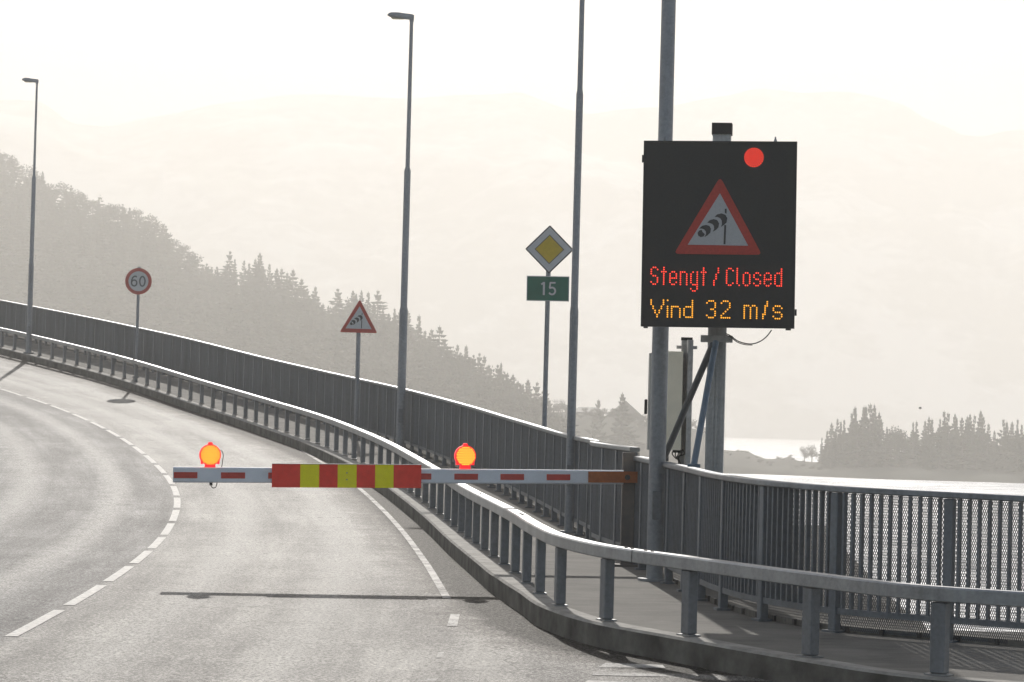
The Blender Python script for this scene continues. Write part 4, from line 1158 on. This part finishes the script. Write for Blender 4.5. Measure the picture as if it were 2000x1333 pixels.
nv = 0; V_ = []; F_ = []
for q in rest:
    if id(q) in ids: continue
    px, t = q; g_ = hill(px, t); sv = SV[rnd.randrange(3)]; h_ = 9.5*rnd.uniform(.6, 1.0); wk_ = h_*rnd.uniform(1.4, 2.1); a = rnd.uniform(0, 6.28); ca, sa = cos(a), sin(a); o_ = len(V_)
    V_ += [(g_.x+(v[0]*ca-v[1]*sa)*wk_, g_.y+(v[0]*sa+v[1]*ca)*wk_, g_.z-.4+v[2]*h_) for v in sv.v]; F_ += [tuple(i+o_ for i in f) for f in sv.f]
me = bpy.data.meshes.new('forest_undergrowth'); me.from_pydata(V_, [], F_); me.materials.append(M['needles'])
o = bpy.data.objects.new('forest', me); COL.objects.link(o); tag(o, 'mass of hazy spruce forest covering the slope of the hill behind the bridge', 'forest', kind='stuff')

# island trees
ITOP = pchip([(1590,880),(1600,862),(1612,842),(1620,828),(1632,818),(1645,822),(1660,802),(1675,790),(1690,788),(1708,790),(1720,812),(1735,830),(1750,830),(1770,832),(1780,825),(1800,818),(1812,815),(1830,815),(1845,802),(1860,802),(1870,810),(1885,806),(1900,812),(1912,800),(1925,815),(1935,832),(1945,835),(1957,812),(1968,822),(1980,816),(2000,825),(2150,830)])
G2 = 'spruces crowded on the low island'; L2 = 'hazy grey spruce in the crowded clump on the low island at the right'
for px0 in [1604, 1614, 1622, 1633, 1641, 1651, 1661, 1668, 1674, 1682, 1689, 1697, 1707, 1714, 1722, 1733, 1783, 1790, 1806, 1813, 1822, 1835, 1845, 1852, 1862, 1869, 1876, 1887, 1893, 1905, 1913, 1921, 1930, 1942, 1957, 1966, 1975, 1985, 1994, 2004, 2020, 2035, 2060, 2090]:
    g_ = land(px0, .85+rnd.uniform(-.25, .15)); h_ = ray(px0, ITOP(px0)+rnd.uniform(-4, 5), g_.y).z-g_.z+.3
    plant(VAR[rnd.choice((0, 2, 2, 0, 4))], (g_.x, g_.y, g_.z-.3), h_, rnd.uniform(.85, 1.25), L2, 'tree', G2)
for px0 in list(range(1612, 2110, 9)):
    g_ = land(px0+rnd.uniform(-3, 3), .6+rnd.uniform(-.3, .1)); h_ = (ray(px0, ITOP(px0), g_.y).z-g_.z)*rnd.uniform(.55, .85)
    plant(VAR[rnd.randrange(4)], (g_.x, g_.y, g_.z-.3), h_, rnd.uniform(1.3, 2.0), L2, 'tree', G2)
for px0, yy in ((1748, 830), (1757, 828), (1768, 831), (1740, 836)):
    g_ = land(px0, .85); h_ = ray(px0, yy, g_.y).z-g_.z+.3
    plant(RV[rnd.randrange(3)], (g_.x, g_.y, g_.z-.3), h_, rnd.uniform(.8, 1.1), 'round leafy tree filling the dip between the spruces on the island', 'tree', 'round trees in the dip of the island wood', 'leafy_tree')
g_ = land(1572, .8); plant(RV[0], (g_.x, g_.y, g_.z-.2), ray(1572, 868, g_.y).z-g_.z, .9, 'small open crowned tree at the water end of the island, leftmost of its trees', 'tree', None, 'leafy_tree')
g_ = land(1586, .8); plant(RV[1], (g_.x, g_.y, g_.z-.2), ray(1586, 862, g_.y).z-g_.z, .9, 'small round tree between the end tree and the spruce clump on the island', 'tree', None, 'leafy_tree')
# trees and houses on the headland left of the mast
def on_land(px, t=.7): g = land(px, t); return g
g_ = on_land(1216, .12); hh = ray(1216, 762, g_.y).z-g_.z; plant(VAR[0], (g_.x, g_.y, g_.z-.3), hh, 1.55, 'broad cone shaped spruce in front of the gabled house on the headland', 'tree')
g_ = on_land(1166, .12); hh = ray(1166, 775, g_.y).z-g_.z; plant(VAR[4], (g_.x, g_.y, g_.z-.3), hh, 1.25, 'sparse spruce with upswept branches beside the flat ridged house roof', 'tree')
g_ = on_land(1092, .6); hh = (ray(1086, 781, g_.y).z-g_.z); tb = bare_bush(3); bo = build('bare_bush', MB().add([(g_.x+v[0]*hh, g_.y+v[1]*hh, g_.z+v[2]*hh*.98) for v in tb.v], tb.f), M['bark'], loc=tuple(g_)); tag(bo, 'bare twiggy bush between the two thin posts left of the houses', 'bush')
def house(xa, xb, ytop, yeave, Y, label, gable_front, xr0=None, xr1=None):
    A = ray(xa, yeave, Y); B = ray(xb, yeave, Y); ap = ray((xa+xb)/2, ytop, Y).z; ze = A.z; x0, x1 = A.x, B.x; y0, y1 = Y, Y+8; xm_ = (x0+x1)/2; zb = 1.0
    t = thing('house', (xm_, Y+4, zb), label, 'house')
    mb = MB(); ov = .35
    if gable_front:
        mb.add([(x0+ov, y0, zb), (x1-ov, y0, zb), (x1-ov, y0, ze+.2), (xm_, y0, ap-.25), (x0+ov, y0, ze+.2), (x0+ov, y1, zb), (x1-ov, y1, zb), (x1-ov, y1, ze+.2), (xm_, y1, ap-.25), (x0+ov, y1, ze+.2)],
               [(0, 1, 2, 3, 4), (9, 8, 7, 6, 5), (0, 5, 6, 1), (1, 6, 7, 2), (0, 4, 9, 5), (2, 7, 8, 3), (3, 8, 9, 4)])
        build('wall', mb, M['housewall'], t)
        mb = MB(); 
        for (xe, s_) in ((x0, -1), (x1, 1)):
            mb.add([(xe, y0-.3, ze), (xm_, y0-.3, ap), (xm_, y1+.3, ap), (xe, y1+.3, ze), (xe, y0-.3, ze-.2), (xm_, y0-.3, ap-.2), (xm_, y1+.3, ap-.2), (xe, y1+.3, ze-.2)],
                   [(0, 1, 2, 3), (7, 6, 5, 4), (0, 4, 5, 1), (1, 5, 6, 2), (2, 6, 7, 3), (3, 7, 4, 0)])
        build('roof', mb, M['roof'], t)
    else:
        r0, r1 = ray(xr0, ytop, Y+4).x, ray(xr1, ytop, Y+4).x
        mb.box((xm_, Y+4, (zb+ze)/2), (x1-x0-.5, 8, ze-zb)); build('wall', mb, M['housewall'], t)
        mb = MB(); mb.add([(x0, y0-.3, ze), (x1, y0-.3, ze), (x1, y1+.3, ze), (x0, y1+.3, ze), (r0, Y+4, ap), (r1, Y+4, ap)], [(0, 1, 5, 4), (1, 2, 5), (2, 3, 4, 5), (3, 0, 4), (0, 3, 2, 1)])
        build('roof', mb, M['roof'], t)
    return t
house(1181, 1262, 783, 817, 606, 'gabled house on the headland half hidden by the broad spruce', True)
house(1116, 1182, 795.5, 805, 608, 'low house with a flat topped hipped roof between the two lamp posts and the spruces', False, 1131, 1168)

for i in range(34):
    px = 1062+i*9.6+rnd.uniform(-3, 3); g_ = land(px, rnd.uniform(.5, 1.0))
    plant(RV[rnd.randrange(3)], (g_.x, g_.y, g_.z-.5), rnd.uniform(1.6, 3.0), rnd.uniform(1.2, 1.8), 'low hazy thicket tree around the houses on the headland', 'tree', 'thicket trees on the headland', 'leafy_tree')
for i in range(26):
    px = 1420+i*7.2+rnd.uniform(-3, 3); g_ = land(px, rnd.uniform(.3, 1.0))
    plant(RV[rnd.randrange(3)], (g_.x, g_.y, g_.z-.4), rnd.uniform(.5, 1.2), rnd.uniform(1.5, 2.2), 'low shoreline shrub on the narrow spit between the mast and the island wood', 'shrub', 'shrubs on the spit', 'shrub')
# sea bird
bp_ = ray(1797, 798, 190); mb = MB()
mb.tube([bp_+Vector((-.10, -.06, .0)), bp_+Vector((-.04, 0, .01)), bp_+Vector((.04, .03, 0)), bp_+Vector((.13, .08, -.01))], [.012, .04, .035, .008], 8)
brd = build('bird', mb, M['feather'], loc=tuple(bp_), smooth=True); tag(brd, 'tiny dark bird in flight above the island trees', 'bird')
for s_, nm in ((-1, 'wing'), (1, 'wing')):
    mb = MB(); r_ = bp_; w1 = r_+Vector((.02*s_, -.1*s_, .09)); w2 = r_+Vector((.05, -.16*s_, .02-.12*(s_ < 0)))
    vs = [r_+Vector((-.05, 0, .015)), r_+Vector((.06, 0, .015)), w1+Vector((.06, 0, 0)), w2, w1+Vector((-.05, 0, 0))]
    mb.add([tuple(v) for v in vs] + [tuple(v-Vector((0, 0, .01))) for v in vs], [(0, 1, 2, 3, 4), (9, 8, 7, 6, 5)] + [(i, (i+1) % 5, 5+(i+1) % 5, 5+i) for i in range(5)])
    build('wing', mb, M['feather'], brd)

# ------------------------------------------------------------------ haze
mb = MB(); mb.box((0, 2100, 186.0), (4800, 5000, 376))
hz = build('haze', mb, [], loc=(0, 0, 0)); tag(hz, kind='stuff')
m = bpy.data.materials.new('haze'); m.use_nodes = True; nt = m.node_tree; nt.nodes.clear()
out = nt.nodes.new("ShaderNodeOutputMaterial"); pv = nt.nodes.new("ShaderNodeVolumePrincipled")
pv.inputs['Color'].default_value = (*HAZE_COL, 1); pv.inputs['Density'].default_value = HAZE_DENSITY; pv.inputs['Anisotropy'].default_value = HAZE_G
nt.links.new(pv.outputs[0], out.inputs['Volume']); hz.data.materials.append(m)
